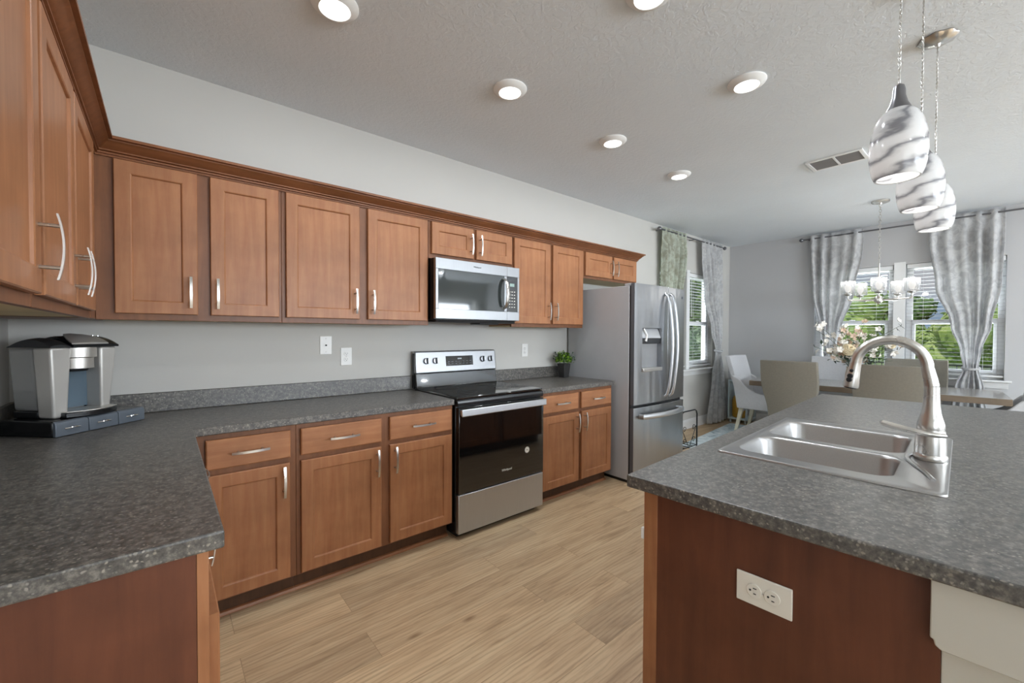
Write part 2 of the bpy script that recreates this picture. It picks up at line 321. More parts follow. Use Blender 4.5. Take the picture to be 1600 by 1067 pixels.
# ---- mesh builder
class MB:
    def __init__(s): s.b = bmesh.new()
    def _x(s, vs, m):
        if m is not None: bmesh.ops.transform(s.b, matrix=m, verts=vs)
    def box(s, x0, x1, y0, y1, z0, z1, m=None):
        r = bmesh.ops.create_cube(s.b, size=1)['verts']
        for v in r: v.co = Vector(((x0 + x1) / 2 + v.co.x * (x1 - x0), (y0 + y1) / 2 + v.co.y * (y1 - y0), (z0 + z1) / 2 + v.co.z * (z1 - z0)))
        s._x(r, m); return s
    def prism(s, pts, h0, h1, axis='z', m=None):
        def P(p, h): return {'z': (p[0], p[1], h), 'y': (p[0], h, p[1]), 'x': (h, p[0], p[1])}[axis]
        a = [s.b.verts.new(P(p, h0)) for p in pts]; c = [s.b.verts.new(P(p, h1)) for p in pts]; n = len(pts)
        s.b.faces.new(a); s.b.faces.new(c[::-1])
        for i in range(n): s.b.faces.new((a[i], c[i], c[(i + 1) % n], a[(i + 1) % n]))
        s._x(a + c, m); return s
    def rings(s, rings, cap0=True, cap1=True, closed=True, loop=False):
        vv = [[s.b.verts.new(p) for p in r] for r in rings]; n = len(rings[0])
        prs = list(zip(vv, vv[1:])) + ([(vv[-1], vv[0])] if loop else [])
        for a, c in prs:
            for i in range(n if closed else n - 1):
                j = (i + 1) % n; s.b.faces.new((a[i], a[j], c[j], c[i]))
        if not loop:
            if cap0 and closed: s.b.faces.new(vv[0][::-1])
            if cap1 and closed: s.b.faces.new(vv[-1])
        return vv
    def lathe(s, prof, c=(0, 0, 0), n=32, m=None, cap0=True, cap1=True, arc=None):
        n0 = len(s.b.verts)
        rs = [[Vector((c[0] + r * math.cos(2 * PI * i / n), c[1] + r * math.sin(2 * PI * i / n), c[2] + z)) for i in range(n)] for r, z in prof]
        vv = s.rings(rs, cap0, cap1); s._x([v for r in vv for v in r], m); return s
    def tube(s, path, rad, n=12, m=None, flat=None, closed=False):
        path = [Vector(p) for p in path]; rad = rad if isinstance(rad, (list, tuple)) else [rad] * len(path)
        rs = []; up = None
        for i, p in enumerate(path):
            if closed: t = path[(i + 1) % len(path)] - path[i - 1]
            else: t = path[min(i + 1, len(path) - 1)] - path[max(i - 1, 0)]
            t.normalize()
            if up is None:
                up = Vector((0, 0, 1)) if abs(t.z) < .9 else Vector((1, 0, 0))
            a = t.cross(up)
            if a.length < 1e-6: a = t.cross(Vector((0, 1, 0)))
            a.normalize(); bb = a.cross(t).normalized(); up = bb
            fx, fy = flat if flat else (1, 1)
            rs.append([p + (a * math.cos(2 * PI * k / n) * fx + bb * math.sin(2 * PI * k / n) * fy) * rad[i] for k in range(n)])
        vv = s.rings(rs, loop=closed); s._x([v for r in vv for v in r], m); return s
    def sphere(s, c, r, sc=(1, 1, 1), seg=16, m=None):
        q = bmesh.ops.create_uvsphere(s.b, u_segments=seg, v_segments=max(6, seg // 2), radius=r)['verts']
        for v in q: v.co = Vector((c[0] + v.co.x * sc[0], c[1] + v.co.y * sc[1], c[2] + v.co.z * sc[2]))
        s._x(q, m); return s
    def quad(s, a, b, c, d): s.b.faces.new([s.b.verts.new(p) for p in (a, b, c, d)]); return s
    def build(s, name, mat, parent=None, bevel=0, loc=None, smooth=35, kind=None, solid=0, sub=0, label=None, seg=2):
        bmesh.ops.recalc_face_normals(s.b, faces=s.b.faces)
        me = bpy.data.meshes.new(name); s.b.to_mesh(me); s.b.free()
        me.materials.append(MT[mat] if isinstance(mat, str) else mat)
        if smooth:
            for p in me.polygons: p.use_smooth = True
            try: me.set_sharp_from_angle(angle=math.radians(smooth))
            except Exception: pass
        o = bpy.data.objects.new(name, me); COL.objects.link(o)
        if parent: o.parent = parent
        if loc: o.location = loc
        if solid: k = o.modifiers.new('thickness', 'SOLIDIFY'); k.thickness = solid; k.offset = 0
        if bevel:
            k = o.modifiers.new('bevel', 'BEVEL'); k.width = bevel; k.segments = seg; k.limit_method = 'ANGLE'; k.angle_limit = math.radians(40)
        if sub: k = o.modifiers.new('sub', 'SUBSURF'); k.levels = sub; k.render_levels = sub
        if kind: o['kind'] = kind
        if label: o['label'] = label
        return o

def tag(o, label, cat, group=None):
    o['label'] = label; o['category'] = cat
    if group: o['group'] = group
    return o
def thing(name, loc, label, cat, rz=0, group=None):
    o = bpy.data.objects.new(name, None); COL.objects.link(o); o.location = loc; o.rotation_euler = (0, 0, rz); o.empty_display_size = .1
    return tag(o, label, cat, group)
def copy_tree(o, loc, rz, label, parent=None, group=None):
    c = o.copy(); COL.objects.link(c)
    if parent: c.parent = parent
    else:
        c.location = loc; c.rotation_euler = (0, 0, rz); c['label'] = label
        if group: c['group'] = group
    for ch in list(o.children): copy_tree(ch, None, 0, None, c)
    return c
def text_mesh(name, txt, size, mat, parent, mtx, ext=.0006):
    cu = bpy.data.curves.new('lettering', 'FONT'); cu.body = txt; cu.size = size; cu.extrude = ext; cu.align_x = 'CENTER'; cu.align_y = 'CENTER'
    t = bpy.data.objects.new('lettering', cu); COL.objects.link(t)
    dg = bpy.context.evaluated_depsgraph_get(); me = bpy.data.meshes.new_from_object(t.evaluated_get(dg))
    bpy.data.objects.remove(t); bpy.data.curves.remove(cu)
    me.name = name; me.materials.clear(); me.materials.append(MT[mat]); me.transform(mtx)
    o = bpy.data.objects.new(name, me); COL.objects.link(o); o.parent = parent; return o
FACE_Y = Matrix.Rotation(PI / 2, 4, 'X')          # lettering upright, facing -y

# ================================================================== room
H = 2.743; LX = 7.553
WIN_Z0, WIN_Z1 = .845, 2.21
def wall_with_holes(name, axis, p0, p1, a0, a1, holes, mat):
    b = MB(); hs = sorted(holes); cur = a0
    def add(u0, u1, z0, z1):
        if axis == 'y': b.box(u0, u1, p0, p1, z0, z1)
        else: b.box(p0, p1, u0, u1, z0, z1)
    for (h0, h1, z0, z1) in hs:
        add(cur, h0, 0, H)
        if z0 > 0: add(h0, h1, 0, z0)
        add(h0, h1, z1, H); cur = h1
    add(cur, a1, 0, H)
    return b.build(name, mat, kind='structure', smooth=0)
MB().box(-.16, LX + .16, -7.66, .16, -.12, 0).build('floor', 'floor', kind='structure', smooth=0)
MB().box(-.16, LX + .16, -7.66, .16, H, H + .12).build('ceiling', 'ceiling', kind='structure', smooth=0)
BW = [(5.47, 6.16), (6.24, 6.97)]; FW = [(-2.885, -2.085), (-1.975, -1.15)]
wall_with_holes('wall_back', 'y', 0, .16, -.16, LX + .16, [(a, b, WIN_Z0, WIN_Z1) for a, b in BW], 'wall')
wall_with_holes('wall_far', 'x', LX, LX + .16, -7.5, 0, [(a, b, WIN_Z0, WIN_Z1) for a, b in FW], 'wall_far')
wall_with_holes('wall_left', 'x', -.16, 0, -7.5, 0, [(-6.7, -4.1, .8, 2.1)], 'wall')
wall_with_holes('wall_rear', 'y', -7.66, -7.5, -.16, LX + .16, [(1.2, 5.4, 1.15, 2.25), (5.75, 7.25, 1.15, 2.25)], 'wall')  # unseen openings, placed to let the added fill lamps in
# baseboards
MB().prism([(0, 0), (.016, 0), (.016, .10), (.010, .125), (.004, .133), (0, .133)], 4.72, LX, axis='x', m=Matrix.Scale(-1, 4, (0, 1, 0))).build('baseboard_back', 'white_trim', kind='structure')
b = MB(); b.prism([(LX, 0), (LX - .016, 0), (LX - .016, .10), (LX - .010, .125), (LX - .004, .133), (LX, .133)], -7.5, -.017, axis='y'); b.build('baseboard_far', 'white_trim', kind='structure')

# windows: single hung, frame + two sashes, panes as parts
def window(n, a0, a1, axis, p_in):
    """opening a0..a1, in the wall; p_in = inner wall plane; frame sits at depth .07-.13 into the wall"""
    b = MB(); sgn = 1
    q0, q1 = p_in + .075, p_in + .145
    def add(u0, u1, z0, z1, d0, d1):
        if axis == 'y': b.box(u0, u1, d0, d1, z0, z1)
        else: b.box(d0, d1, u0, u1, z0, z1)
    z0, z1 = WIN_Z0 + .001, WIN_Z1 - .001; a0 += .001; a1 -= .001; fw = .055; mid = 1.495
    add(a0, a0 + fw, z0, z1, q0, q1); add(a1 - fw, a1, z0, z1, q0, q1); add(a0 + fw, a1 - fw, z0, z0 + .06, q0, q1); add(a0 + fw, a1 - fw, z1 - .06, z1, q0, q1)
    add(a0 + fw, a1 - fw, mid - .025, mid + .03, q0 - .012, q1 - .01)
    add(a0 + fw, a0 + fw + .03, z0 + .06, mid - .025, q0 - .01, q0 + .03); add(a1 - fw - .03, a1 - fw, z0 + .06, mid - .025, q0 - .01, q0 + .03)
    add(a0 + fw + .03, a1 - fw - .03, z0 + .06, z0 + .10, q0 - .01, q0 + .03)
    w = b.build('window_%d' % n, 'vinyl', kind='structure', bevel=.003)
    for zz0, zz1, d in ((z0 + .10, mid - .025, q0 + .008), (mid + .03, z1 - .06, q0 + .04)):
        g = MB()
        if axis == 'y': g.box(a0 + fw, a1 - fw, d, d + .006, zz0, zz1)
        else: g.box(d, d + .006, a0 + fw, a1 - fw, zz0, zz1)
        g.build('pane', 'pane', w, smooth=0)
    lk = MB(); c = (a0 + a1) / 2
    if axis == 'y': lk.box(c - .03, c + .03, q0 - .03, q0 - .012, mid + .028, mid + .042)
    else: lk.box(q0 - .03, q0 - .012, c - .03, c + .03, mid + .028, mid + .042)
    lk.build('sash_lock', 'white_plastic', w, bevel=.002)
for i, (a, b_) in enumerate(BW): window(i + 1, a, b_, 'y', 0)
for i, (a, b_) in enumerate(FW): window(i + 3, a, b_, 'x', LX)
# stools + aprons
def stool(n, axis, a0, a1, p):
    b = MB(); s = -1
    prof_top = [(p + .074, .822), (p + .074, .844), (p - .045, .844), (p - .055, .838), (p - .055, .828), (p - .045, .822)]
    prof_ap = [(p, .822), (p - .030, .822), (p - .026, .80), (p - .016, .785), (p - .014, .755), (p, .755)]
    if axis == 'y':
        b.prism([(x, z) for x, z in prof_top[2:] + [(p, .822), (p, .844)]], a0 - .055, a1 + .055, axis='x'); b.prism(prof_ap, a0 - .03, a1 + .03, axis='x')
    else:
        b.prism([(x, z) for x, z in prof_top[2:] + [(p, .822), (p, .844)]], a0 - .055, a1 + .055, axis='y'); b.prism(prof_ap, a0 - .03, a1 + .03, axis='y')
    return b.build('trim_%d' % n, 'white_trim', kind='structure', bevel=.002)
stool(1, 'y', BW[0][0], BW[1][1], 0); stool(2, 'x', FW[0][0], FW[1][1], LX)

MB().box(LX - .012, LX + .14, FW[0][1] + .0005, FW[1][0] - .0005, .8445, WIN_Z1 + .03).build('trim_3', 'vinyl', kind='structure', bevel=.002)
MB().box(BW[0][1] + .0005, BW[1][0] - .0005, -.012, .14, .8445, WIN_Z1 + .03).build('trim_4', 'vinyl', kind='structure', bevel=.002)
# horizontal blinds, one per window
def blind(a0, a1, axis, p, label):
    t = thing('window_blind', (0, 0, 0), label, 'blind', group=None)
    a0 += .008; a1 -= .008; n = 29
    if axis == 'y': t.location = ((a0 + a1) / 2, p, WIN_Z0 + .004)
    else: t.location = (p, (a0 + a1) / 2, WIN_Z0 + .004); t.rotation_euler = (0, 0, -PI / 2)
    w = (a1 - a0) / 2; top = WIN_Z1 - WIN_Z0 - .008
    MB().box(-w, w, .005, .06, top - .05, top).build('head_rail', 'vinyl', t, bevel=.003)
    s = MB(); pitch = (top - .11) / n
    for i in range(n):
        z = .05 + pitch * (i + .5)
        m = Matrix.Translation((0, .034, z)) @ Matrix.Rotation(math.radians(0), 4, 'X')
        s.box(-w, w, -.023, .023, -.0007, .0007, m)
    s.build('slats', 'slat', t, smooth=0)
    MB().box(-w, w, .012, .056, .026, .044).build('bottom_rail', 'vinyl', t, bevel=.003)
    c = MB()
    for k in (-.62, .62): c.tube([(w * k, .008, .03), (w * k, .008, top - .04)], .0012, 6)
    c.build('ladder_cord', 'vinyl', t)
    MB().tube([(-w + .06, .0, top - .05), (-w + .06, -.004, top - .62)], .004, 8).build('tilt_wand', 'vinyl', t)
blind(BW[0][0], BW[0][1], 'y', .0, 'white horizontal blind behind the refrigerator, beside the sage curtain')
blind(BW[1][0], BW[1][1], 'y', .0, 'white horizontal blind with open slats just right of the refrigerator')
blind(FW[1][0], FW[1][1], 'x', LX, 'white horizontal blind behind the flowers on the dining wall')
blind(FW[0][0], FW[0][1], 'x', LX, 'white horizontal blind behind the right hand curtain on the dining wall')

# ================================================================== cabinet kit
def door_mesh(w, h, rail=.056, t=.019, dep=.008):
    """shaker door, local: x 0..w, z 0..h, back at y=0, front at y=-t"""
    b = MB(); bb = b.b
    def loop(i, y): return [bb.verts.new((i, y, i)), bb.verts.new((w - i, y, i)), bb.verts.new((w - i, y, h - i)), bb.verts.new((i, y, h - i))]
    ls = [loop(0, 0), loop(0, -t + .003), loop(.003, -t), loop(rail, -t), loop(rail + .004, -t + .002), loop(rail + .007, -t + dep)]
    for a, c in zip(ls, ls[1:]):
        for i in range(4): bb.faces.new((a[i], a[(i + 1) % 4], c[(i + 1) % 4], c[i]))
    bb.faces.new(ls[0]); bb.faces.new(ls[-1]); return b
def slab_mesh(w, h, t=.019):
    b = MB(); bb = b.b
    def loop(i, y): return [bb.verts.new((i, y, i)), bb.verts.new((w - i, y, i)), bb.verts.new((w - i, y, h - i)), bb.verts.new((i, y, h - i))]
    ls = [loop(0, 0), loop(0, -t + .004), loop(.005, -t)]
    for a, c in zip(ls, ls[1:]):
        for i in range(4): bb.faces.new((a[i], a[(i + 1) % 4], c[(i + 1) % 4], c[i]))
    bb.faces.new(ls[0]); bb.faces.new(ls[-1]); return b
def handle(parent, x, z, y, vertical=True, L=.152):
    b = MB(); p = []
    for i in range(13):
        s = i / 12 - .5; p.append((0, -.030 - .010 * (1 - (2 * s) ** 2), s * L))
    m = Matrix.Translation((x, y, z)) @ (Matrix.Identity(4) if vertical else Matrix.Rotation(PI / 2, 4, 'Y'))
    rr = []
    for q in p: rr.append([Vector((q[0] + dx, q[1] + dy, q[2])) for dx, dy in ((-.0055, -.002), (.0055, -.002), (.0055, .002), (-.0055, .002))])
    vv = b.rings(rr); b._x([v for r in vv for v in r], m)
    for s in (-.048, .048): b.tube([(0, .0, s), (0, -.034, s)], .0045, 10, m)
    return b.build('handle', 'nickel', parent)
def door(parent, x0, x1, z0, z1, yf, hx=None, hz=None, rail=.056, name='door'):
    """yf: y of the face frame; hx 'l'/'r' side of the pull"""
    d = door_mesh(x1 - x0, z1 - z0, rail).build(name, 'cab', parent, loc=(x0, yf - .0015, z0), smooth=0)
    if hx:
        px = .028 if hx == 'l' else (x1 - x0) - .028
        handle(d, px, hz - z0, -.019)
    return d
def drawer(parent, x0, x1, z0, z1, yf):
    d = slab_mesh(x1 - x0, z1 - z0).build('drawer_front', 'cab_h', parent, loc=(x0, yf - .0015, z0), smooth=0)
    handle(d, (x1 - x0) / 2, (z1 - z0) / 2, -.019, False); return d

def upper(x0, x1, z0, z1, label, doors, loc=(0, 0, 0), rz=0, dep=.305):
    t = thing('wall_cabinet', (loc[0], loc[1], loc[2]), label, 'cabinet', rz)
    b = MB(); b.box(x0, x1, -dep + .019, -.001, z0 + .012, z1); b.build('carcass', 'cab', t, bevel=.001)
    fb = MB(); yf = -dep                     # face frame
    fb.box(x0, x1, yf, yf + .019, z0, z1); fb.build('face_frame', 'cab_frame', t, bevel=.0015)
    MB().box(x0 + .002, x1 - .002, -dep + .019, -.001, z0 + .004, z0 + .0118).build('underside', 'raw', t, smooth=0)
    for (a, c, e, f, side, hz) in doors: door(t, a, c, e, f, yf, side, hz)
    return t
ZB, ZT = 1.392, 2.13
DB, DT = 1.422, 2.116; HZ = 1.53
upper(.3085, 1.0455, ZB, ZT, 'brown wall cabinet with two doors in the corner above the coffee maker', [(.372, .672, DB, DT, 'r', HZ), (.724, 1.030, DB, DT, 'l', HZ)])
upper(1.0465, 1.9575, ZB, ZT, 'brown two door wall cabinet directly left of the microwave', [(1.066, 1.474, DB, DT, 'r', HZ), (1.526, 1.942, DB, DT, 'l', HZ)])
upper(1.9585, 2.7125, 1.862, ZT, 'short brown two door wall cabinet above the microwave', [(1.976, 2.327, 1.893, DT, 'r', 1.995), (2.354, 2.703, 1.893, DT, 'l', 1.995)])
upper(2.7135, 3.5945, ZB, ZT, 'brown two door wall cabinet between the microwave and the refrigerator', [(2.730, 3.143, DB, DT, 'r', HZ), (3.176, 3.579, DB, DT, 'l', HZ)])
upper(3.5955, 4.476, 1.868, ZT, 'short brown two door wall cabinet above the refrigerator', [(3.616, 4.025, 1.893, DT, 'r', 1.995), (4.056, 4.452, 1.893, DT, 'l', 1.995)])
# left wall: local x -> +y, front faces +x
upper(0, .994, ZB, ZT, 'brown two door wall cabinet on the left wall, next to the corner', [(.020, .478, DB, DT, 'r', HZ), (.504, .974, DB, DT, 'l', HZ)], (0, -1.455, 0), PI / 2)
upper(0, .50, ZB, ZT, 'brown single door wall cabinet at the far left edge, nearest the camera', [(.016, .482, DB, DT, 'r', HZ)], (0, -1.957, 0), PI / 2)
# the corner filler block behind the two runs
MB().box(.001, .3075, -.4595, -.001, ZB + .002, ZT).build('corner_cabinet', 'cab_frame', bevel=.001)
tag(bpy.data.objects['corner_cabinet'], 'blind brown corner box where the two rows of wall cabinets meet', 'cabinet')
# crown moulding: profile swept along left run, inside corner, back run, end return
def crown():
    prof = [(.000, 2.120), (.008, 2.120), (.008, 2.129), (.016, 2.130), (.016, 2.137), (.011, 2.139), (.022, 2.142), (.022, 2.148), (.030, 2.153), (.044, 2.170), (.055, 2.178), (.055, 2.184), (.068, 2.186), (.068, 2.198), (.000, 2.198)]
    b = MB(); f = .3068
    st = []
    st.append([Vector((f + o, -1.9568, z)) for o, z in prof])
    st.append([Vector((f + o, -f - o, z)) for o, z in prof])
    st.append([Vector((4.477 + o, -f - o, z)) for o, z in prof])
    st.append([Vector((4.477 + o, -.001, z)) for o, z in prof])
    b.rings(st)
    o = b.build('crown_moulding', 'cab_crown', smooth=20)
    return tag(o, 'brown stepped crown moulding along the top of all the wall cabinets', 'moulding')
crown()

def base_cab(x0, x1, label, fronts, loc=(0, 0, 0), rz=0, dep=.610, endpanel=None, toe=True):
    t = thing('base_cabinet', loc, label, 'cabinet', rz)
    MB().box(x0, x1, -dep + .019, -.002, .105, .8755).build('carcass', 'cab', t, bevel=.001)
    MB().box(x0, x1, -dep, -dep + .019, .105, .8755).build('face_frame', 'cab_frame', t, bevel=.0015)
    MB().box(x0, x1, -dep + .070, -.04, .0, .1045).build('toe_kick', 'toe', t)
    MB().prism([(-dep + .069, .0), (-dep + .052, .0), (-dep + .053, .008), (-dep + .058, .015), (-dep + .069, .018)], x0, x1, axis='x').build('shoe_moulding', 'cab_h', t)
    for f in fronts:
        if f[0] == 'door': door(t, f[1], f[2], f[3], f[4], -dep, f[5], f[6])
        else: drawer(t, f[1], f[2], f[3], f[4], -dep)
    return t
Dz0, Dz1, Wz0, Wz1, BHZ = .118, .690, .717, .852, .605
base_cab(.6365, 1.0455, 'brown base cabinet with one drawer and one door in the corner under the countertop', [('drawer', .678, 1.018, Wz0, Wz1), ('door', .678, 1.015, Dz0, Dz1, 'r', BHZ)])
base_cab(1.0465, 1.9655, 'brown base cabinet with two drawers and two doors left of the range', [('drawer', 1.066, 1.486, Wz0, Wz1), ('drawer', 1.535, 1.950, Wz0, Wz1), ('door', 1.066, 1.485, Dz0, Dz1, 'r', BHZ), ('door', 1.536, 1.951, Dz0, Dz1, 'l', BHZ)])
base_cab(2.7445, 3.640, 'brown base cabinet with two drawers and two doors right of the range', [('drawer', 2.760, 3.173, Wz0, Wz1), ('drawer', 3.213, 3.616, Wz0, Wz1), ('door', 2.762, 3.178, Dz0, Dz1, 'r', BHZ), ('door', 3.216, 3.616, Dz0, Dz1, 'l', BHZ)])
# left run (faces +x): end cabinet with a plain brown end panel toward the camera
t = base_cab(0, .610, 'brown base cabinet at lower left, plain end panel facing the camera', [('door', .022, .590, Dz0, .712, None, BHZ)], (0, -1.812, 0), PI / 2)
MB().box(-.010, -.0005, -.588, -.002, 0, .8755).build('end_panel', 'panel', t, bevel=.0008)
MB().box(-.010, -.0005, -.6095, -.5885, 0.0, .8755).build('corner_stile', 'cab', t, bevel=.0015)
t = base_cab(0, .56, 'brown base cabinet under the left countertop, between the end cabinet and the corner', [('drawer', .02, .54, Wz0, Wz1), ('door', .02, .54, Dz0, Dz1, 'l', BHZ)], (0, -1.201, 0), PI / 2)

# ================================================================== countertops
CT0, CT1 = .8765, .914
def edge_counter(name, pts, label, splash):
    o = MB().prism(pts, CT0, CT1).build(name, 'laminate', bevel=.0045, smooth=0); tag(o, label, 'countertop')
    for s in splash: MB().box(*s).build('backsplash', 'laminate', o, bevel=.003)
    return o
edge_counter('countertop', [(0.0005, -.0005), (0.0005, -1.846), (.636, -1.846), (.636, -.636), (1.9665, -.636), (1.9665, -.0005)],
             'dark speckled L shaped laminate countertop under the coffee maker', [(.0215, 1.9665, -.0205, -.001, CT1 + .0003, 1.016), (.001, .021, -1.846, -.001, CT1 + .0003, 1.016)])
edge_counter('countertop', [(2.7435, -.0005), (2.7435, -.636), (3.660, -.636), (3.660, -.0005)],
             'short dark speckled laminate countertop between the range and the refrigerator', [(2.7435, 3.660, -.0205, -.001, CT1 + .0003, 1.016)])

# ================================================================== range
def build_range():
    t = thing('electric_range', (1.970, 0, 0), 'freestanding stainless steel and black glass electric range', 'range')
    w = .770; x0, x1 = .005, .765
    MB().box(x0, x1, -.630, -.022, .035, .905).build('body', 'black', t, bevel=.003)
    MB().box(x0 + .03, x1 - .03, -.60, -.06, .0, .0348).build('feet_plinth', 'black_matte', t)
    # cooktop with raised lip
    c = MB().box(x0 - .002, x1 + .002, -.652, -.075, .9055, .926).build('cooktop', 'blackglass', t, bevel=.006)
    r = MB()
    for (cx, cy, rr) in ((.2, -.2, .09), (.56, -.2, .075), (.2, -.47, .075), (.56, -.47, .105)):
        for q in (rr, rr * .96): r.tube([(cx + q * math.cos(a * PI / 20), cy + q * math.sin(a * PI / 20), .9262) for a in range(40)], .0006, 4, closed=True)
    r.build('burner_ring', 'black_matte', c)
    MB().prism([(-.630, .862), (-.657, .864), (-.661, .885), (-.655, .905), (-.630, .905)], x0, x1, axis='x').build('front_lip', 'black', t, bevel=.002)
    # door
    d = MB().box(x0 + .004, x1 - .004, -.668, -.6305, .300, .858).build('oven_door', 'blackglass', t, bevel=.004)
    h = MB().box(x0 + .006, x1 - .006, -.704, -.690, .805, .852); h.box(x0 + .012, x0 + .036, -.690, -.668, .810, .846); h.box(x1 - .036, x1 - .012, -.690, -.668, .810, .846)
    h.build('oven_handle', 'steel', d, bevel=.005, seg=3)
    text_mesh('lettering', 'Whirlpool', .022, 'cream_plastic', d, Matrix.Translation((.405, -.6686, .385)) @ FACE_Y)
    st = MB().lathe([(.022, 0), (.022, .0008)], n=28, m=Matrix.Translation((.595, -.6682, .490)) @ FACE_Y).build('round_sticker', 'cream_plastic', d)
    q = MB()
    q.lathe([(.0185, .0009), (.0172, .0012), (.0172, .0009)], n=28, m=Matrix.Translation((.595, -.6682, .490)) @ FACE_Y, cap0=False, cap1=False)
    q.box(-.008, -.004, -.006, .008, .0009, .0013, Matrix.Translation((.595, -.6682, .490)) @ FACE_Y); q.box(.001, .006, -.009, .004, .0009, .0013, Matrix.Translation((.595, -.6682, .490)) @ FACE_Y @ Matrix.Rotation(.5, 4, 'Z'))
    q.build('sticker_print', 'dark', st)
    MB().box(x0 + .004, x1 - .004, -.664, -.6305, .040, .292).build('storage_drawer', 'steel', t, bevel=.004)
    # backguard: black riser, stainless control panel leaning back, dark top cap
    MB().prism([(-.030, .9265), (-.095, .9265), (-.090, .945), (-.075, 1.030), (-.030, 1.030)], x0 + .004, x1 - .004, axis='x').build('backguard_riser', 'blackglass', t, bevel=.003)
    bg = MB().prism([(-.026, 1.031), (-.082, 1.031), (-.062, 1.190), (-.052, 1.200), (-.026, 1.200)], x0, x1, axis='x').build('control_panel', 'steel_mid', t, bevel=.010, seg=4)
    MB().box(x0 - .001, x0 + .012, -.058, -.022, .92, 1.185).build('side_trim', 'black', t, bevel=.004)
    lean = math.atan2(.020, .159)
    def onp(x, z): return Matrix.Translation((x, -.082 + (z - 1.031) * (.020 / .159), z)) @ Matrix.Rotation(-lean, 4, 'X') @ FACE_Y
    di = MB(); di.box(-.128, .128, -.039, .039, -.001, .0015, onp(.398, 1.118)); dsp = di.build('display', 'blackglass', bg)
    u = MB()
    for k in range(3): u.box(-.018 + k * .013, -.010 + k * .013, .012, .022, .0016, .002, onp(.398, 1.118))
    u.build('clock_digits', 'display', dsp)
    u = MB()
    for k in range(7):
        for j in range(2): u.box(-.11 + k * .034, -.095 + k * .034, -.006 - j * .018, -.002 - j * .018, .0016, .0019, onp(.398, 1.118))
    u.build('touch_key', 'slate', dsp)
    for kx in (.098, .176, .622, .702):
        k = MB().lathe([(.024, 0), (.0235, .014), (.021, .018)], n=24, m=onp(kx, 1.124)).build('knob', 'steel', bg)
        kk = MB(); kk.box(-.0055, .0055, -.023, .023, .012, .030, onp(kx, 1.124)); kk.build('knob_grip', 'steel_dark', k, bevel=.002)
    return t
build_range()

# ================================================================== microwave
def build_microwave():
    t = thing('microwave', (1.962, 0, 1.432), 'stainless over the range microwave with dark glass door', 'microwave')
    w, h = .752, .425
    MB().box(.003, w - .003, -.372, -.003, .002, h).build('case', 'black', t, bevel=.002)
    MB().prism([(-.05, .0015), (-.375, .0015), (-.368, -.018), (-.10, -.012)], .02, w - .02, axis='x').build('vent_grille', 'steel_dark', t, bevel=.002)
    MB().box(.42, .60, -.33, -.20, -.026, -.0125).build('lamp_cover', 'black_matte', t, bevel=.003)
    # stainless face as a frame round the window
    b = MB(); b.box(.0, .626, -.402, -.373, .348, h - .002); b.box(.0, .626, -.402, -.373, .006, .074); b.box(.0, .020, -.402, -.373, .074, .348); b.box(.600, .626, -.402, -.373, .074, .348)
    d = b.build('door', 'steel_mid', t, bevel=.002)
    g = MB().box(.0205, .5995, -.4015, -.376, .0745, .3475).build('door_glass', 'mwglass', d)
    b = MB(); b.box(.627, w, -.402, -.373, .348, h - .002); b.box(.627, w, -.402, -.373, .006, .074); b.box(.734, w, -.402, -.373, .074, .348)
    c = b.build('control_surround', 'steel_mid', t, bevel=.002)
    k = MB().box(.6265, .7335, -.4015, -.376, .0745, .3475).build('control_panel', 'blackglass', c)
    MB().box(.655, .700, -.4023, -.4016, .272, .296).build('display', plain('lcd', '#8fa59c', .3), k)
    u = MB()
    for r in range(6):
        for q in range(3): u.box(.648 + q * .024, .660 + q * .024, -.4021, -.4016, .108 + r * .024, .114 + r * .024)
    u.build('keypad', 'cream_plastic', k)
    p = [(.594, -.402, .095), (.594, -.425, .105)] + [(.594, -.435 - .022 * math.sin(PI * s / 10), .105 + .21 * s / 10) for s in range(1, 10)] + [(.594, -.425, .315), (.594, -.402, .325)]
    MB().tube(p, .011, 14, flat=(1.35, .6)).build('handle', 'nickel', d)
    text_mesh('lettering', 'Whirlpool', .016, 'steel_dark', d, Matrix.Translation((.345, -.4026, .388)) @ FACE_Y)
build_microwave()

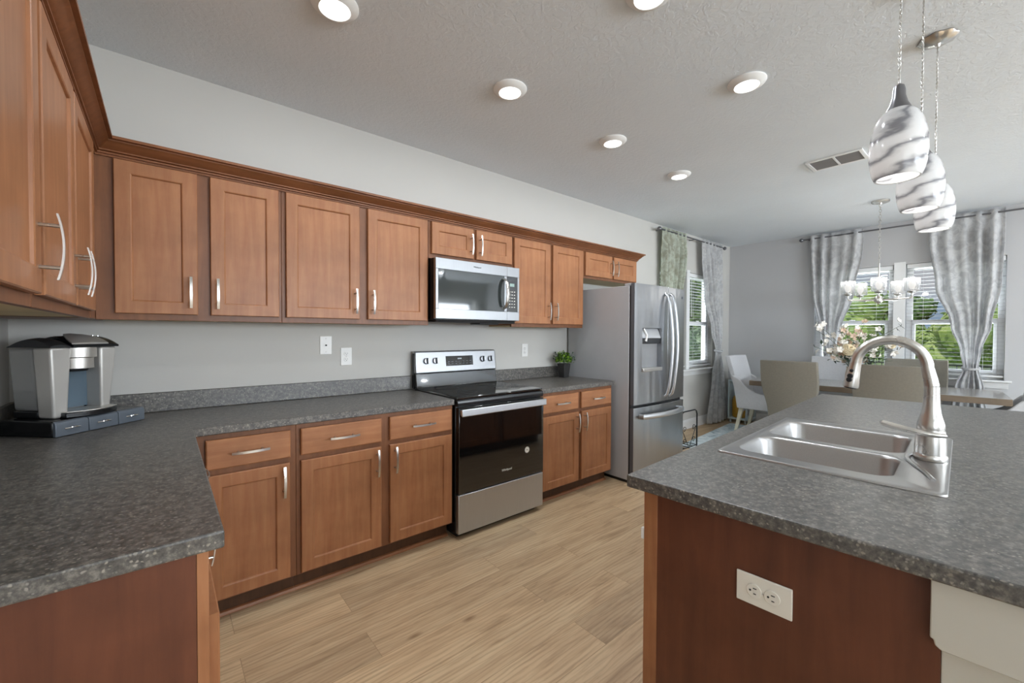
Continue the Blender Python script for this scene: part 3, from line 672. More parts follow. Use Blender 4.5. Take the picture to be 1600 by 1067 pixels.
# ================================================================== refrigerator
def build_fridge():
    t = thing('refrigerator', (3.705, 0, 0), 'tall stainless french door refrigerator with water dispenser', 'refrigerator')
    w = .875; f0, f1 = -.748, -.800        # case front / door faces
    MB().box(0, w, f0, -.022, .03, 1.766).build('case', 'fridge_side', t, bevel=.004)
    MB().box(.02, w - .02, f0 + .02, -.05, 0, .0298).build('base_grille', 'black_matte', t)
    MB().box(.012, .10, f0 - .012, f0 + .06, 1.7665, 1.790).build('hinge_cover', 'fridge_side', t, bevel=.005)
    MB().box(w - .10, w - .012, f0 - .012, f0 + .06, 1.7665, 1.790).build('hinge_cover', 'fridge_side', t, bevel=.005)
    MB().box(.004, w - .004, f0 - .016, f0 - .0005, .05, 1.765).build('gasket', 'black_matte', t)
    def bow(x): return f1 - .016 * (1 - ((x - w / 2) / (w / 2)) ** 2)
    def panel(x0, x1, z0, z1, holes=None):
        n = 14; pts = [(x0 + (x1 - x0) * i / n, bow(x0 + (x1 - x0) * i / n)) for i in range(n + 1)]
        poly = [(x0, f0 - .017)] + pts + [(x1, f0 - .017)]
        return MB().prism(poly, z0, z1)
    mid = .535; zs = .706
    # left door is built round the dispenser recess
    dx0, dx1, dz0, dz1 = .115, .425, 1.005, 1.392
    b = MB()
    def strip(x0, x1, z0, z1):
        n = 8; poly = [(x0, f0 - .017)] + [(x0 + (x1 - x0) * i / n, bow(x0 + (x1 - x0) * i / n)) for i in range(n + 1)] + [(x1, f0 - .017)]
        b.prism(poly, z0, z1)
    strip(.003, dx0, zs, 1.786); strip(dx1, mid - .002, zs, 1.786); strip(dx0, dx1, zs, dz0); strip(dx0, dx1, dz1, 1.786)
    ld = b.build('door', 'steel_fridge', t)
    rc = MB(); rc.box(dx0, dx1, f0 - .022, f0 - .0175, dz0, dz1); rc.build('dispenser_recess', 'dispenser', ld)
    MB().box(dx0 + .004, dx1 - .004, f1 - .004, f0 - .0225, dz0 + .245, dz0 + .30).build('dispenser_controls', 'steel_dark', ld, bevel=.006)
    MB().prism([(f1 - .012, 1.30), (f0 - .03, 1.386), (f0 - .0225, 1.386), (f0 - .0225, 1.30)], dx0 + .004, dx1 - .004, axis='x').build('dispenser_hood', 'fridge_side', ld, bevel=.003)
    MB().tube([(dx0 + .05, f1 + .015, 1.385), (dx0 + .075, f1 - .004, 1.33), (dx0 + .055, f1 - .006, 1.27)], .014, 10).build('dispenser_nozzle', 'silver', ld)
    MB().box(dx0 - .004, dx1 + .004, f1 - .026, f0 - .0225, dz0 - .008, dz0 + .026).build('drip_tray', 'silver', ld, bevel=.006)
    rd = panel(mid + .002, w - .003, zs, 1.786).build('door', 'steel_fridge', t, bevel=.003)
    MB().lathe([(.014, 0), (.014, .001)], n=20, m=Matrix.Translation((w - .06, bow(w - .06) - .002, 1.70)) @ FACE_Y).build('round_badge', 'slate', rd)
    for z0_, z1_, own in ((zs, 1.786, ld), (.06, .680, None)):
        MB().box(.0, .0028, f1 + .002, f0 - .017, z0_, z1_).build('door_edge', 'door_edge', own or t)
    fz = panel(.003, w - .003, .06, .680).build('freezer_drawer', 'steel_fridge', t, bevel=.003)
    for o, x, sg in ((ld, mid - .045, 1), (rd, mid + .045, 1)):
        p = [(x, f1 - .010, .745), (x, f1 - .040, .77)] + [(x, f1 - .05 - .045 * math.sin(PI * s / 14), .77 + .93 * s / 14) for s in range(1, 14)] + [(x, f1 - .040, 1.70), (x, f1 - .010, 1.725)]
        MB().tube(p, .014, 14, flat=(1.25, .8)).build('handle', 'steel', o)
    p = [(.085, f1 - .004, .600)] + [(.085 + .70 * s / 14, f1 - .045 - .040 * math.sin(PI * s / 14), .600 + .0 * s) for s in range(0, 15)] + [(.785, f1 - .004, .600)]
    MB().tube(p, .018, 14, flat=(.75, 1.3)).build('handle', 'steel', fz)
build_fridge()

# ================================================================== island (its own slightly turned frame)
ISL = Matrix.Translation((1.602, -2.18, 0)) @ Matrix.Rotation(.049, 4, 'Z')
def ipos(x, y, z=0): return ISL @ Vector((x, y, z))
t = thing('kitchen_island', ipos(0, 0), 'brown kitchen island with a white knee wall on its far side', 'island', .049)
b = MB(); b.box(.042, .060, -.640, -.062, .105, .8755); b.box(2.482, 2.50, -.640, -.062, .105, .8755); b.box(.0605, 2.4815, -.640, -.622, .105, .8755); b.box(.0605, 2.4815, -.6215, -.062, .105, .123)
b.build('carcass', 'cab', t)
MB().box(.042, 2.50, -.0615, -.042, .105, .8755).build('face_frame', 'cab_frame', t, bevel=.001)
MB().box(.042, 2.50, -.640, -.115, 0, .1045).build('toe_kick', 'toe', t)
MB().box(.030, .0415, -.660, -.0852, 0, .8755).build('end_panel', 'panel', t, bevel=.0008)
MB().box(.030, .0415, -.0848, -.042, 0, .8755).build('corner_stile', 'cab', t, bevel=.002)
MB().box(.029, .040, -.0418, -.034, .724, .756).build('bumper', 'white_plastic', t)
for i in range(4):
    a = .10 + i * .60
    d = door_mesh(.54, .572).build('door', 'cab', t, smooth=0); d.rotation_euler = (0, 0, PI); d.location = (a + .54, -.0405, .118)
    handle(d, .512 if i % 2 else .028, .49, -.019)
    d = slab_mesh(.54, .135).build('drawer_front', 'cab_h', t, smooth=0); d.rotation_euler = (0, 0, PI); d.location = (a + .54, -.0405, .717)
    handle(d, .27, .0675, -.019, False)
MB().box(.030, 2.52, -.80, -.6605, 0, .7455).build('knee_wall', 'knee', t, smooth=0, bevel=.002)
MB().prism([(-.6605, .7460), (-.6520, .7520), (-.6500, .7620), (-.6450, .7640), (-.6450, .8755), (-.83, .8755), (-.83, .762), (-.80, .746)], .012, 2.54, axis='x').build('cap_trim', 'knee', t, bevel=.002)
# countertop with the sink cut-out
def island_top():
    xs = [0, .475, 1.325, 2.552]; ys = [-1.26, -.640, -.100, 0]
    b = MB(); g = {}
    for z in (CT0, CT1):
        for i, x in enumerate(xs):
            for j, y in enumerate(ys): g[i, j, z] = b.b.verts.new((x, y, z))
    for i in range(3):
        for j in range(3):
            if (i, j) == (1, 1): continue
            q = [(i, j), (i + 1, j), (i + 1, j + 1), (i, j + 1)]
            b.b.faces.new([g[a + (CT1,)] for a in q]); b.b.faces.new([g[a + (CT0,)] for a in q][::-1])
    def side(p, q): b.b.faces.new((g[p + (CT0,)], g[q + (CT0,)], g[q + (CT1,)], g[p + (CT1,)]))
    for i in range(3): side((i, 0), (i + 1, 0)); side((i, 3), (i + 1, 3)); side((0, i), (0, i + 1)); side((3, i), (3, i + 1))
    side((1, 1), (2, 1)); side((1, 2), (2, 2)); side((1, 1), (1, 2)); side((2, 1), (2, 2))
    o = b.build('countertop', 'laminate', bevel=.0045, smooth=0); o.location = ipos(0, 0); o.rotation_euler = (0, 0, .049)
    tag(o, 'dark speckled laminate island countertop holding the double sink', 'countertop')
island_top()
# outlet on the end panel, lying on its side
def outlet(name, loc, rz, label, roll=0, mat='white_plastic', kind='duplex'):
    t = thing(name, loc, label, 'outlet', rz)
    if roll: t.rotation_euler = (0, roll, rz)
    MB().box(-.037, .037, -.0055, -.0003, -.060, .060).build('cover_plate', mat, t, bevel=.002)
    if kind == 'duplex':
        for s in (-1, 1):
            zc = s * .0195
            r = MB().lathe([(.0168, 0), (.0168, .0022), (.0160, .0028)], n=28, m=Matrix.Translation((0, -.0055, zc)) @ FACE_Y).build('receptacle', mat, t)
            q = MB(); q.box(-.0075, -.0055, -.0092, -.0082, zc - .002, zc + .006); q.box(.0055, .0075, -.0092, -.0082, zc - .001, zc + .005); q.lathe([(.0025, .0026), (.0025, .0034)], n=10, m=Matrix.Translation((0, -.0055, zc - .008)) @ FACE_Y)
            q.build('slot', 'dark', r)
        MB().lathe([(.003, 0), (.002, .0012)], n=10, m=Matrix.Translation((0, -.0055, 0)) @ FACE_Y).build('screw', 'silver', t)
    elif kind == 'coax':
        MB().lathe([(.005, 0), (.005, .008), (.0035, .008)], n=12, m=Matrix.Translation((0, -.0055, 0)) @ FACE_Y).build('coax_jack', 'dark', t)
        for s in (-1, 1): MB().lathe([(.003, 0), (.002, .0012)], n=10, m=Matrix.Translation((0, -.0055, s * .044)) @ FACE_Y).build('screw', 'silver', t)
    return t
outlet('cable_outlet', (1.364, 0, 1.254), 0, 'glossy white cable outlet plate, upper left of the two on the backsplash wall', kind='coax')
outlet('wall_outlet', (1.496, 0, 1.176), 0, 'white duplex outlet just below and right of the cable plate')
outlet('wall_outlet', (3.130, 0, 1.182), 0, 'white outlet plate on the wall between the range and the refrigerator')
o = outlet('wall_outlet', (0, 0, 0), 0, 'white duplex outlet lying sideways on the brown island end panel', mat='cream_plastic')
o.matrix_world = Matrix.Translation(ipos(.0298, -.3615, .708)) @ Matrix.Rotation(.049 - PI / 2, 4, 'Z') @ Matrix.Rotation(PI / 2, 4, 'Y')

# ================================================================== sink
def rrect(x0, x1, y0, y1, r, z, n=6):
    p = []
    for cx, cy, a0 in ((x1 - r, y1 - r, 0), (x0 + r, y1 - r, PI / 2), (x0 + r, y0 + r, PI), (x1 - r, y0 + r, 1.5 * PI)):
        for k in range(n + 1):
            a = a0 + PI / 2 * k / n; p.append(Vector((cx + r * math.cos(a), cy + r * math.sin(a), z)))
    return p
def build_sink():
    t = thing('kitchen_sink', ipos(0, 0, .914), 'stainless steel double bowl sink set into the island top', 'sink', .049)
    X0, X1, Y0, Y1 = .455, 1.342, -.660, -.083
    b = MB(); bb = b.b
    outer = [rrect(X0, X1, Y0, Y1, .018, .0005), rrect(X0 + .002, X1 - .002, Y0 + .002, Y1 - .002, .017, .005), rrect(X0 + .010, X1 - .010, Y0 + .010, Y1 - .010, .014, .007), rrect(X0 + .018, X1 - .018, Y0 + .018, Y1 - .018, .012, .0045)]
    vv = b.rings(outer, False, False)
    inner = []
    for (x0, x1) in ((.530, .835), (.885, 1.265)):
        y0, y1 = -.550, -.118
        rs = [rrect(x0, x1, y0, y1, .060, .0045), rrect(x0 + .004, x1 - .004, y0 + .004, y1 - .004, .058, .001), rrect(x0 + .008, x1 - .008, y0 + .008, y1 - .008, .056, -.01), rrect(x0 + .018, x1 - .018, y0 + .018, y1 - .018, .055, -.155), rrect(x0 + .030, x1 - .030, y0 + .030, y1 - .030, .05, -.172), rrect(x0 + .05, x1 - .05, y0 + .05, y1 - .05, .04, -.178)]
        iv = b.rings(rs, False, True); inner.append(iv[0])
    es = []
    for loop in [vv[-1]] + inner:
        for i in range(len(loop)):
            e = bb.edges.get((loop[i], loop[(i + 1) % len(loop)]))
            es.append(e)
    bmesh.ops.triangle_fill(bb, use_beauty=True, use_dissolve=False, edges=es)
    b.build('basin', 'steel_sink', t, smooth=40)
    for x in (.682, 1.075):
        d = MB().lathe([(.045, -.1775), (.045, -.174), (.036, -.174), (.030, -.1765)], c=(x, -.334, 0), n=24, cap0=False).build('drain', 'chrome', t)
    # raised, curved faucet ledge edges
    p = [(.60, -.628, .0055), (.655, -.612, .008), (.72, -.590, .008), (.785, -.567, .008), (.83, -.558, .008), (.875, -.556, .008), (.915, -.564, .008), (.932, -.586, .0055)]
    MB().tube(p, .0052, 8, flat=(1.3, .7)).build('ledge_bead', 'steel_sink', t)
    p = [(1.24, -.632, .0055), (1.23, -.612, .008), (1.20, -.596, .008), (1.15, -.588, .008), (1.08, -.588, .0055)]
    MB().tube(p, .0052, 8, flat=(1.3, .7)).build('ledge_bead', 'steel_sink', t)
build_sink()

# ================================================================== faucet
def build_faucet():
    t = thing('kitchen_faucet', ipos(.875, -.612, .9192), 'tall brushed nickel pull down faucet behind the sink bowls', 'faucet', .049)
    z0 = 0
    MB().lathe([(.0, 0), (.042, 0), (.0435, .006), (.043, .014), (.040, .020), (.038, .020)], n=32, cap0=False).build('base_flange', 'nickel', t)
    MB().lathe([(.040, .0205), (.0395, .05), (.037, .085), (.0355, .098), (.0345, .101), (.0355, .105), (.034, .12), (.030, .135), (.025, .155), (.0215, .18), (.0200, .22), (.0195, .245)], n=32).build('body', 'nickel', t)
    # gooseneck: rises, arcs toward the bowls (+y), comes down
    pts = [(0, .0, .2455), (0, .004, .27), (0, .010, .30)]
    cy, cz, rr = .105, .305, .094
    for k in range(0, 19):
        a = PI - (PI * .97) * k / 18
        pts.append((0, cy + rr * math.cos(a), cz + rr * math.sin(a)))
    rad = [.0192, .0182, .0172] + [.0165] * 19
    MB().tube(pts, rad, 18).build('gooseneck', 'nickel', t)
    e = Vector(pts[-1]); d = Vector((0, .16, -1)).normalized()
    hp = [e + d * s for s in (.0005, .02, .05, .085, .092)]
    sp = MB().tube(hp, [.0172, .0180, .0205, .0245, .0235], 20).build('spray_head', 'nickel', t)
    def onhead(s, r, ang):
        c = e + d * s; ax = Matrix.Rotation(ang, 3, d) @ Vector((-1, 0, 0)); return c + ax * r, ax
    for s, rr2, L in ((.030, .0195, .006), (.050, .0213, .009), (.064, .0226, .009)):
        c, ax = onhead(s, rr2 - .003, .25)
        m = Matrix.Translation(c) @ ax.to_track_quat('Z', 'Y').to_matrix().to_4x4()
        MB().lathe([(L, 0), (L, .0045), (L * .8, .006)], n=16, m=m).build('spray_button', 'black_matte', sp)
    MB().tube([hp[-1] + d * .0003, hp[-1] + d * .004], [.019, .018], 18).build('nozzle', 'black_matte', sp)
    # side lever (toward the camera), sweeping forward
    lv = [(-.020, -.030, .088), (-.040, -.012, .090), (-.048, .025, .094), (-.048, .06, .100), (-.046, .095, .106), (-.043, .118, .112), (-.042, .124, .113)]
    MB().tube(lv, [.012, .014, .0145, .015, .017, .014, .005], 14, flat=(1.0, .62)).build('lever', 'nickel', t)
build_faucet()

# ================================================================== recessed lights, vent
def can(x, y, label, first=None):
    if first:
        c = copy_tree(first, (x, y, H), 0, label); return c
    t = thing('recessed_light', (x, y, H), label, 'ceiling light', group='recessed ceiling lights')
    MB().lathe([(.097, -.0005), (.097, -.006), (.092, -.012), (.070, -.024), (.064, -.026), (.062, -.022)], n=40, cap1=False).build('trim_ring', 'white_plastic', t)
    MB().lathe([(.0615, -.0225), (.0612, -.0245), (.04, -.0265)], n=40).build('lens', 'lens', t)
    l = bpy.data.lights.new('downlight', 'AREA'); l.shape = 'DISK'; l.size = .12; l.energy = CAN_POWER; l.color = (.90, .95, 1)
    o = bpy.data.objects.new('downlight', l); COL.objects.link(o); o.parent = t; o.location = (0, 0, -.030)
    return t
c0 = can(1.115, -1.033, 'white recessed ceiling light nearest the left wall cabinets, cut by the top edge')
c1 = can(2.080, -1.045, 'round lit recessed ceiling light in front of the microwave, second from the left', c0)
can(3.058, -1.038, 'round lit recessed ceiling light third of the row along the cabinets', c0)
can(4.030, -1.025, 'small round lit recessed ceiling light, farthest of the row along the cabinets', c0)
can(3.045, -1.950, 'large round lit recessed ceiling light on its own above the walkway beside the island', c0)
can(2.085, -1.940, 'recessed ceiling light only just showing at the top edge of the picture', c0)
for (x, y) in ((1.1, -4.4), (3.2, -4.4), (5.4, -4.4), (1.1, -6.2), (3.2, -6.2), (5.4, -6.2)):  # added fill lamps, out of view behind the camera
    can(x, y, 'unseen recessed ceiling light added as fill behind the camera', c0)
def vent():
    t = thing('ceiling_vent', (4.70, -1.998, H), 'white rectangular air return grille on the ceiling near the pendants', 'vent')
    b = MB(); x, y = .128, .183
    b.box(-x, x, -y, -y + .024, -.012, -.0005); b.box(-x, x, y - .024, y, -.012, -.0005); b.box(-x, -x + .022, -y + .024, y - .024, -.012, -.0005); b.box(x - .022, x, -y + .024, y - .024, -.012, -.0005); b.box(-x + .022, x - .022, -.008, .008, -.011, -.0005)
    b.build('frame', 'white_trim', t, bevel=.002)
    MB().box(-x + .022, x - .022, -y + .024, y - .024, -.003, -.0006).build('backing', 'steel_dark', t)
    s = MB()
    for i in range(15):
        xx = -x + .032 + i * (2 * x - .064) / 14
        for (a, c) in ((-y + .026, -.010), (.010, y - .026)): s.box(-.0055, .0055, a, c, -.0008, .0008, Matrix.Translation((xx, 0, -.007)) @ Matrix.Rotation(.75, 4, 'Y'))
    s.build('louvres', plain('vent_grey', '#8d8d8e', .5), t)
vent()

# ================================================================== pendants
def pendant(x, y, label, first=None):
    if first: return copy_tree(first, (x, y, H), 0, label)
    t = thing('pendant_light', (x, y, H), label, 'pendant light', group='pendant lights above the island')
    b = MB(); n = 40
    rs = []
    for r, z in ((.066, -.001), (.068, -.006), (.060, -.016), (.035, -.026), (.012, -.030), (.008, -.042)):
        rs.append([Vector(((r + (.004 * math.cos(8 * 2 * PI * i / n) if r > .05 else 0)) * math.cos(2 * PI * i / n), (r + (.004 * math.cos(8 * 2 * PI * i / n) if r > .05 else 0)) * math.sin(2 * PI * i / n), z)) for i in range(n)])
    b.rings(rs); b.build('canopy', 'nickel', t)
    c = MB()
    for ph in (0, PI):
        c.tube([(.0022 * math.cos(ph + k * 1.1), .0022 * math.sin(ph + k * 1.1), -.040 - k * (.572 / 90)) for k in range(91)], .0017, 6)
    c.build('twisted_cord', 'nickel', t)
    MB().lathe([(.006, -.606), (.013, -.612), (.016, -.625), (.017, -.645), (.023, -.668), (.031, -.684), (.033, -.690), (.029, -.690)], n=28).build('socket_cap', 'rod', t)
    pr = [(.029, -.686), (.036, -.691), (.048, -.704), (.059, -.726), (.0675, -.758), (.0720, -.795), (.0725, -.828), (.0695, -.862), (.0640, -.888), (.0570, -.905)]
    MB().lathe(pr + [(r - .005, z + .001) for r, z in pr[::-1]][:-1], n=48, cap0=False, cap1=False).build('shade', 'alabaster', t)
    MB().sphere((0, 0, -.79), .024, (1, 1, 1.25)).build('bulb', 'bulb', t)
    l = bpy.data.lights.new('pendant_bulb', 'POINT'); l.energy = .45; l.shadow_soft_size = .024; l.color = (1, .97, .92)
    o = bpy.data.objects.new('pendant_bulb', l); COL.objects.link(o); o.parent = t; o.location = (0, 0, -.845)
    return t
p0 = pendant(2.352, -2.672, 'white marbled glass pendant nearest the camera, highest and largest of the three')
pendant(2.872, -2.672, 'white marbled glass pendant in the middle of the three', p0)
pendant(3.365, -2.672, 'white marbled glass pendant lowest and farthest back of the three', p0)

# ================================================================== coffee corner
def coffee():
    o = thing('pod_drawer', (.337, -.364, CT1), 'black coffee pod drawer with three grey fronts under the coffee maker', 'drawer box', PI / 4)
    MB().box(-.184, .184, .014, .262, .0005, .064).build('case', 'black', o, bevel=.006)
    for k in range(3):
        a = -.182 + k * .1222
        d = MB().prism([(.0135, .002), (.0, .002), (.0, .048), (.004, .058), (.0135, .0635)], a, a + .1195, axis='x').build('drawer_front', 'slate', o, bevel=.002)
        c = (a + .06)
        MB().tube([(c - .028, -.0005, .031), (c - .014, -.010, .033), (c, -.012, .034), (c + .014, -.010, .033), (c + .028, -.0005, .031)], .0032, 8).build('pull', 'chrome', d)
    wx = Vector((.7071, .7071, 0)); dy = Vector((-.7071, .7071, 0))
    P = Vector((.337, -.364, CT1 + .0645)) + wx * -.030 + dy * .0
    t = thing('coffee_maker', P, 'silver and black single serve coffee maker standing on the pod drawer', 'coffee maker', PI / 4)
    # tapered columns: narrower at the bottom
    def taper(x0b, x1b, x0t, x1t, y0, y1, z0, z1, yt0=None):
        b = MB(); yt0 = y0 if yt0 is None else yt0
        r0 = [Vector((x0b, y0, z0)), Vector((x1b, y0, z0)), Vector((x1b, y1, z0)), Vector((x0b, y1, z0))]
        r1 = [Vector((x0t, yt0, z1)), Vector((x1t, yt0, z1)), Vector((x1t, y1, z1)), Vector((x0t, y1, z1))]
        b.rings([r0, r1]); return b
    hz = .292
    MB().box(-.066, .066, .1360, .245, .0005, .27).build('body', 'tank_back', t, bevel=.01)
    taper(-.112, -.060, -.128, -.050, .060, .135, .001, hz, .052).build('side_column', 'coffee_front', t, bevel=.010, seg=4)
    taper(.064, .104, .058, .130, .055, .135, .020, hz, .048).build('side_column', 'coffee_front', t, bevel=.010, seg=4)
    taper(.070, .104, .075, .130, .136, .245, .001, hz).build('side_cover', 'black', t, bevel=.010)
    MB().box(-.0585, .0625, .122, .1295, .03, .20).build('recess_panel', 'slate_recess', t)
    # tank with water on the left side
    tk = taper(-.108, -.070, -.126, -.075, .1365, .250, .030, hz - .004).build('water_tank', 'tank', t, bevel=.012, seg=3)
    taper(-.104, -.073, -.107, -.074, .1400, .246, .034, .11).build('water', 'water', tk)
    MB().box(-.110, -.070, .1365, .250, .0005, .0295).build('tank_base', 'black', t, bevel=.004)
    # brew head: two-tier half round
    def half(r, z0, z1, yc=.12):
        return MB().prism([(r * math.cos(a), yc - .085 * math.sin(a) * r / .068) for a in [PI * k / 18 for k in range(19)]], z0, z1)
    h = half(.072, .248, hz).build('brew_head', 'silver_satin', t, bevel=.002)
    half(.064, .200, .2475).build('brew_collar', 'silver_satin', h, bevel=.002)
    MB().lathe([(.040, .188), (.046, .1995)], c=(0, .105, 0), n=24).build('brew_outlet', 'black_matte', h)
    # domed lid
    def lid(x0, x1, z, up, y0, y1, mat, name, par):
        b = MB(); rs = []
        for i in range(13):
            s = i / 12; y = y0 + (y1 - y0) * s
            zz = z + up * math.sin(PI * (.12 + .80 * s)) - .008
            rs.append([Vector((x0, y, z)), Vector((x0, y, zz - .004)), Vector((x0 + .012, y, zz)), Vector(((x0 + x1) / 2, y, zz + .004)), Vector((x1 - .012, y, zz)), Vector((x1, y, zz - .004)), Vector((x1, y, z))])
        b.rings(rs); return b.build(name, mat, par)
    lid(-.128, -.054, hz + .0005, .044, .050, .250, 'steel_dark', 'tank_lid', t)
    tl = lid(-.053, .130, hz + .0005, .054, .040, .250, 'black', 'top_lid', t)
    b = MB(); rs = []
    for i in range(9):
        s = i / 8; y = .036 + .10 * s; zz = hz + .056 * math.sin(PI * (.12 + .80 * (y - .04) / .21)) - .002
        wd = .070 * math.cos(s * 1.2) + .002
        rs.append([Vector((.010 - wd, y, zz - .003)), Vector((.010 - wd, y, zz + .002)), Vector((.010, y, zz + .005)), Vector((.010 + wd, y, zz + .002)), Vector((.010 + wd, y, zz - .003))])
    b.rings(rs); b.build('lid_handle', 'silver', tl)
    for k in range(3): MB().lathe([(.005, 0), (.005, .003), (.003, .004)], c=(.060 + k * .017, .115 - k * .006, hz + .047), n=12).build('button', 'chrome', tl)
    # drip tray: curved black base with silver rim
    def tray(r0, z0, z1, y1=.12):
        return MB().prism([(-.082, y1), (-.090, .035)] + [(-.090 + .205 * k / 14, .035 - .042 * math.sin(PI * k / 14)) for k in range(1, 14)] + [(.115, .035), (.106, y1)], z0, z1)
    tr = tray(0, .0005, .0215).build('drip_tray', 'black', t, bevel=.003)
    tray(0, .0220, .0265).build('tray_rim', 'silver_satin', tr, bevel=.002)
coffee()

# small pot plant beside the fridge
def herb():
    t = thing('potted_plant', (3.53, -.130, CT1), 'small bushy green plant in a dark square pot by the refrigerator', 'plant')
    b = MB(); r0 = [Vector((x * .033, y * .033, .0003)) for x, y in ((-1, -1), (1, -1), (1, 1), (-1, 1))]; r1 = [Vector((v.x * 1.42, v.y * 1.42, .135)) for v in r0]; r2 = [Vector((v.x * 1.3, v.y * 1.3, .135)) for v in r0]; r3 = [Vector((v.x * 1.25, v.y * 1.25, .115)) for v in r0]
    b.rings([r0, r1, r2, r3]); b.build('pot', 'pot', t, bevel=.002)
    rnd = random.Random(3)
    for nm, mat, cnt in (('foliage', 'leaf', 420), ('foliage_tips', 'leaf_bright', 240)):
        b = MB()
        for _ in range(cnt):
            th = rnd.uniform(0, 2 * PI); ph = math.acos(rnd.uniform(-.25, 1)); rr = (.086 if nm == 'foliage' else .095) * rnd.uniform(.55, 1)
            c = Vector((rr * math.sin(ph) * math.cos(th), rr * math.sin(ph) * math.sin(th), .165 + 1.0 * rr * math.cos(ph)))
            a = Vector((rnd.gauss(0, 1), rnd.gauss(0, 1), rnd.gauss(.4, .8))).normalized() * rnd.uniform(.015, .025); q = a.cross(Vector((rnd.random(), rnd.random(), 1))).normalized() * .0075
            b.quad(c - a * .5, c + q, c + a * .6, c - q)
        b.build(nm, mat, t, smooth=0)
    b = MB()
    for _ in range(16):
        th = rnd.uniform(0, 2 * PI); e = Vector((.105 * math.cos(th), .105 * math.sin(th), rnd.uniform(.17, .24)))
        b.tube([(0, 0, .09), e * .6 + Vector((0, 0, .05)), e], .0012, 4); b.sphere(e, .007, (1, 1, 1.4), 8)
    b.build('dark_sprig', 'leaf_grey', t)
herb()

# ================================================================== dining table and chairs
TROT = .09
TC = Vector((6.705, -1.845, 0))
t = thing('dining_table', TC, 'long dining table with a thick pale grey top', 'table', TROT)
RUGZ = .0125
tp = MB().box(-.43, .43, -1.065, 1.065, .700, .7585).build('table_edge', 'table_edge', t, bevel=.003)
MB().box(-.429, .429, -1.064, 1.064, .7588, .762).build('tabletop', 'table_top', t, bevel=.001)
for s in (-.49, .49):
    b = MB(); b.box(-.06, .06, s - .05, s + .05, RUGZ + .06, .66); b.box(-.235, .235, s - .045, s + .045, RUGZ, RUGZ + .0595); b.box(-.235, .235, s - .045, s + .045, .6605, .6995)
    b.build('trestle', 'table_edge', t, bevel=.004)
MB().box(-.03, .03, -.4395, .4395, .22, .30).build('stretcher', 'table_edge', t, bevel=.003)

def chair_back(prof, t0, t1, lean, n=14, curve=.03):
    """prof: list of (z, halfwidth). Panel in x, thickness in y, leaning to +y with height"""
    b = MB(); rings = []
    z0 = prof[0][0]
    for z, hw in prof:
        y = lean * (z - z0) ** 1.25; r = []
        for side in (0, 1):
            for k in range(n + 1):
                s = (k / n if side == 0 else 1 - k / n) * 2 - 1
                bow = curve * (1 - s * s)
                r.append(Vector((s * hw, y + bow + (0 if side == 0 else t0), z)))
        rings.append(r)
    b.rings(rings); return b
PROF = [(.30, .215), (.42, .216), (.50, .222), (.58, .238), (.66, .258), (.74, .272), (.82, .276), (.92, .274), (1.02, .272), (1.035, .270)]
def side_chair(name, loc, rz, label, mat, cat='chair', arms=False, lean=.17):
    """faces -y: front of seat toward -y, backrest at +y"""
    t = thing(name, loc, label, cat, rz)
    chair_back(PROF, .062, 0, lean).build('backrest', mat, t, bevel=.008, loc=(0, .20, 0))
    b = MB(); b.prism([(-.225, .235), (-.25, -.24), (-.20, -.275), (.20, -.275), (.25, -.24), (.225, .235)], .345, .475); b.build('seat', mat, t, bevel=.03, seg=4)
    for sx in (-1, 1):
        for sy, ly in ((1, .235), (-1, -.235)):
            q = MB(); r0 = .016; top = Vector((sx * .205, ly, .3445)); bot = Vector((sx * .212, ly + (.075 if sy > 0 else -.012), 0))
            q.rings([[p + Vector((a * r, c * r, 0)) for a, c in ((-1, -1), (1, -1), (1, 1), (-1, 1))] for p, r in ((bot, .016), (bot.lerp(top, .55), .021), (top, .027))])
            q.build('leg', 'chair_leg', t, bevel=.003)
    if arms:
        for sx in (-1, 1):
            q = MB(); pts = [(.262, .30)] + [(.262 + .17 * .36, .72)]
            curve = [(.335, .78), (.245, .735), (.185, .665), (.13, .61), (.05, .572), (-.06, .555), (-.17, .548), (-.245, .545)]
            q.prism([(.265, .345)] + curve + [(-.255, .345)], sx * .252, sx * .292, axis='x'); q.build('arm', mat, t, bevel=.012, seg=3)
    return t
Rz = RUGZ
def chair_at(px, py): return (px, py, Rz)
side_chair('dining_chair', chair_at(6.165, -1.350), PI / 2, 'taupe upholstered dining chair with its back to the camera, left of the faucet', 'beige')
side_chair('dining_chair', chair_at(6.205, -2.165), PI / 2 + .02, 'taupe upholstered dining chair with its back to the camera, directly behind the faucet arch', 'beige')
side_chair('dining_chair', chair_at(7.015, -1.455), -PI / 2, 'pale grey upholstered dining chair across the table under the flowers', 'linen')
side_chair('dining_chair', chair_at(7.080, -2.200), -PI / 2, 'taupe upholstered dining chair across the table against the window', 'beige')
side_chair('armchair', chair_at(6.700, -.855), 0.0, 'pale grey upholstered dining armchair at the left end of the table', 'linen', 'chair', True, .25)
side_chair('armchair', chair_at(6.675, -2.745), PI, 'pale grey upholstered dining armchair at the right edge of the picture', 'linen', 'chair', True)
# rug
o = MB().box(-.90, .90, -1.80, 1.80, .0005, .012).build('rug', 'rug', bevel=.003, loc=(6.30, -2.12, 0)); o.rotation_euler = (0, 0, TROT); tag(o, 'pale blue patterned rug under the dining table', 'rug')

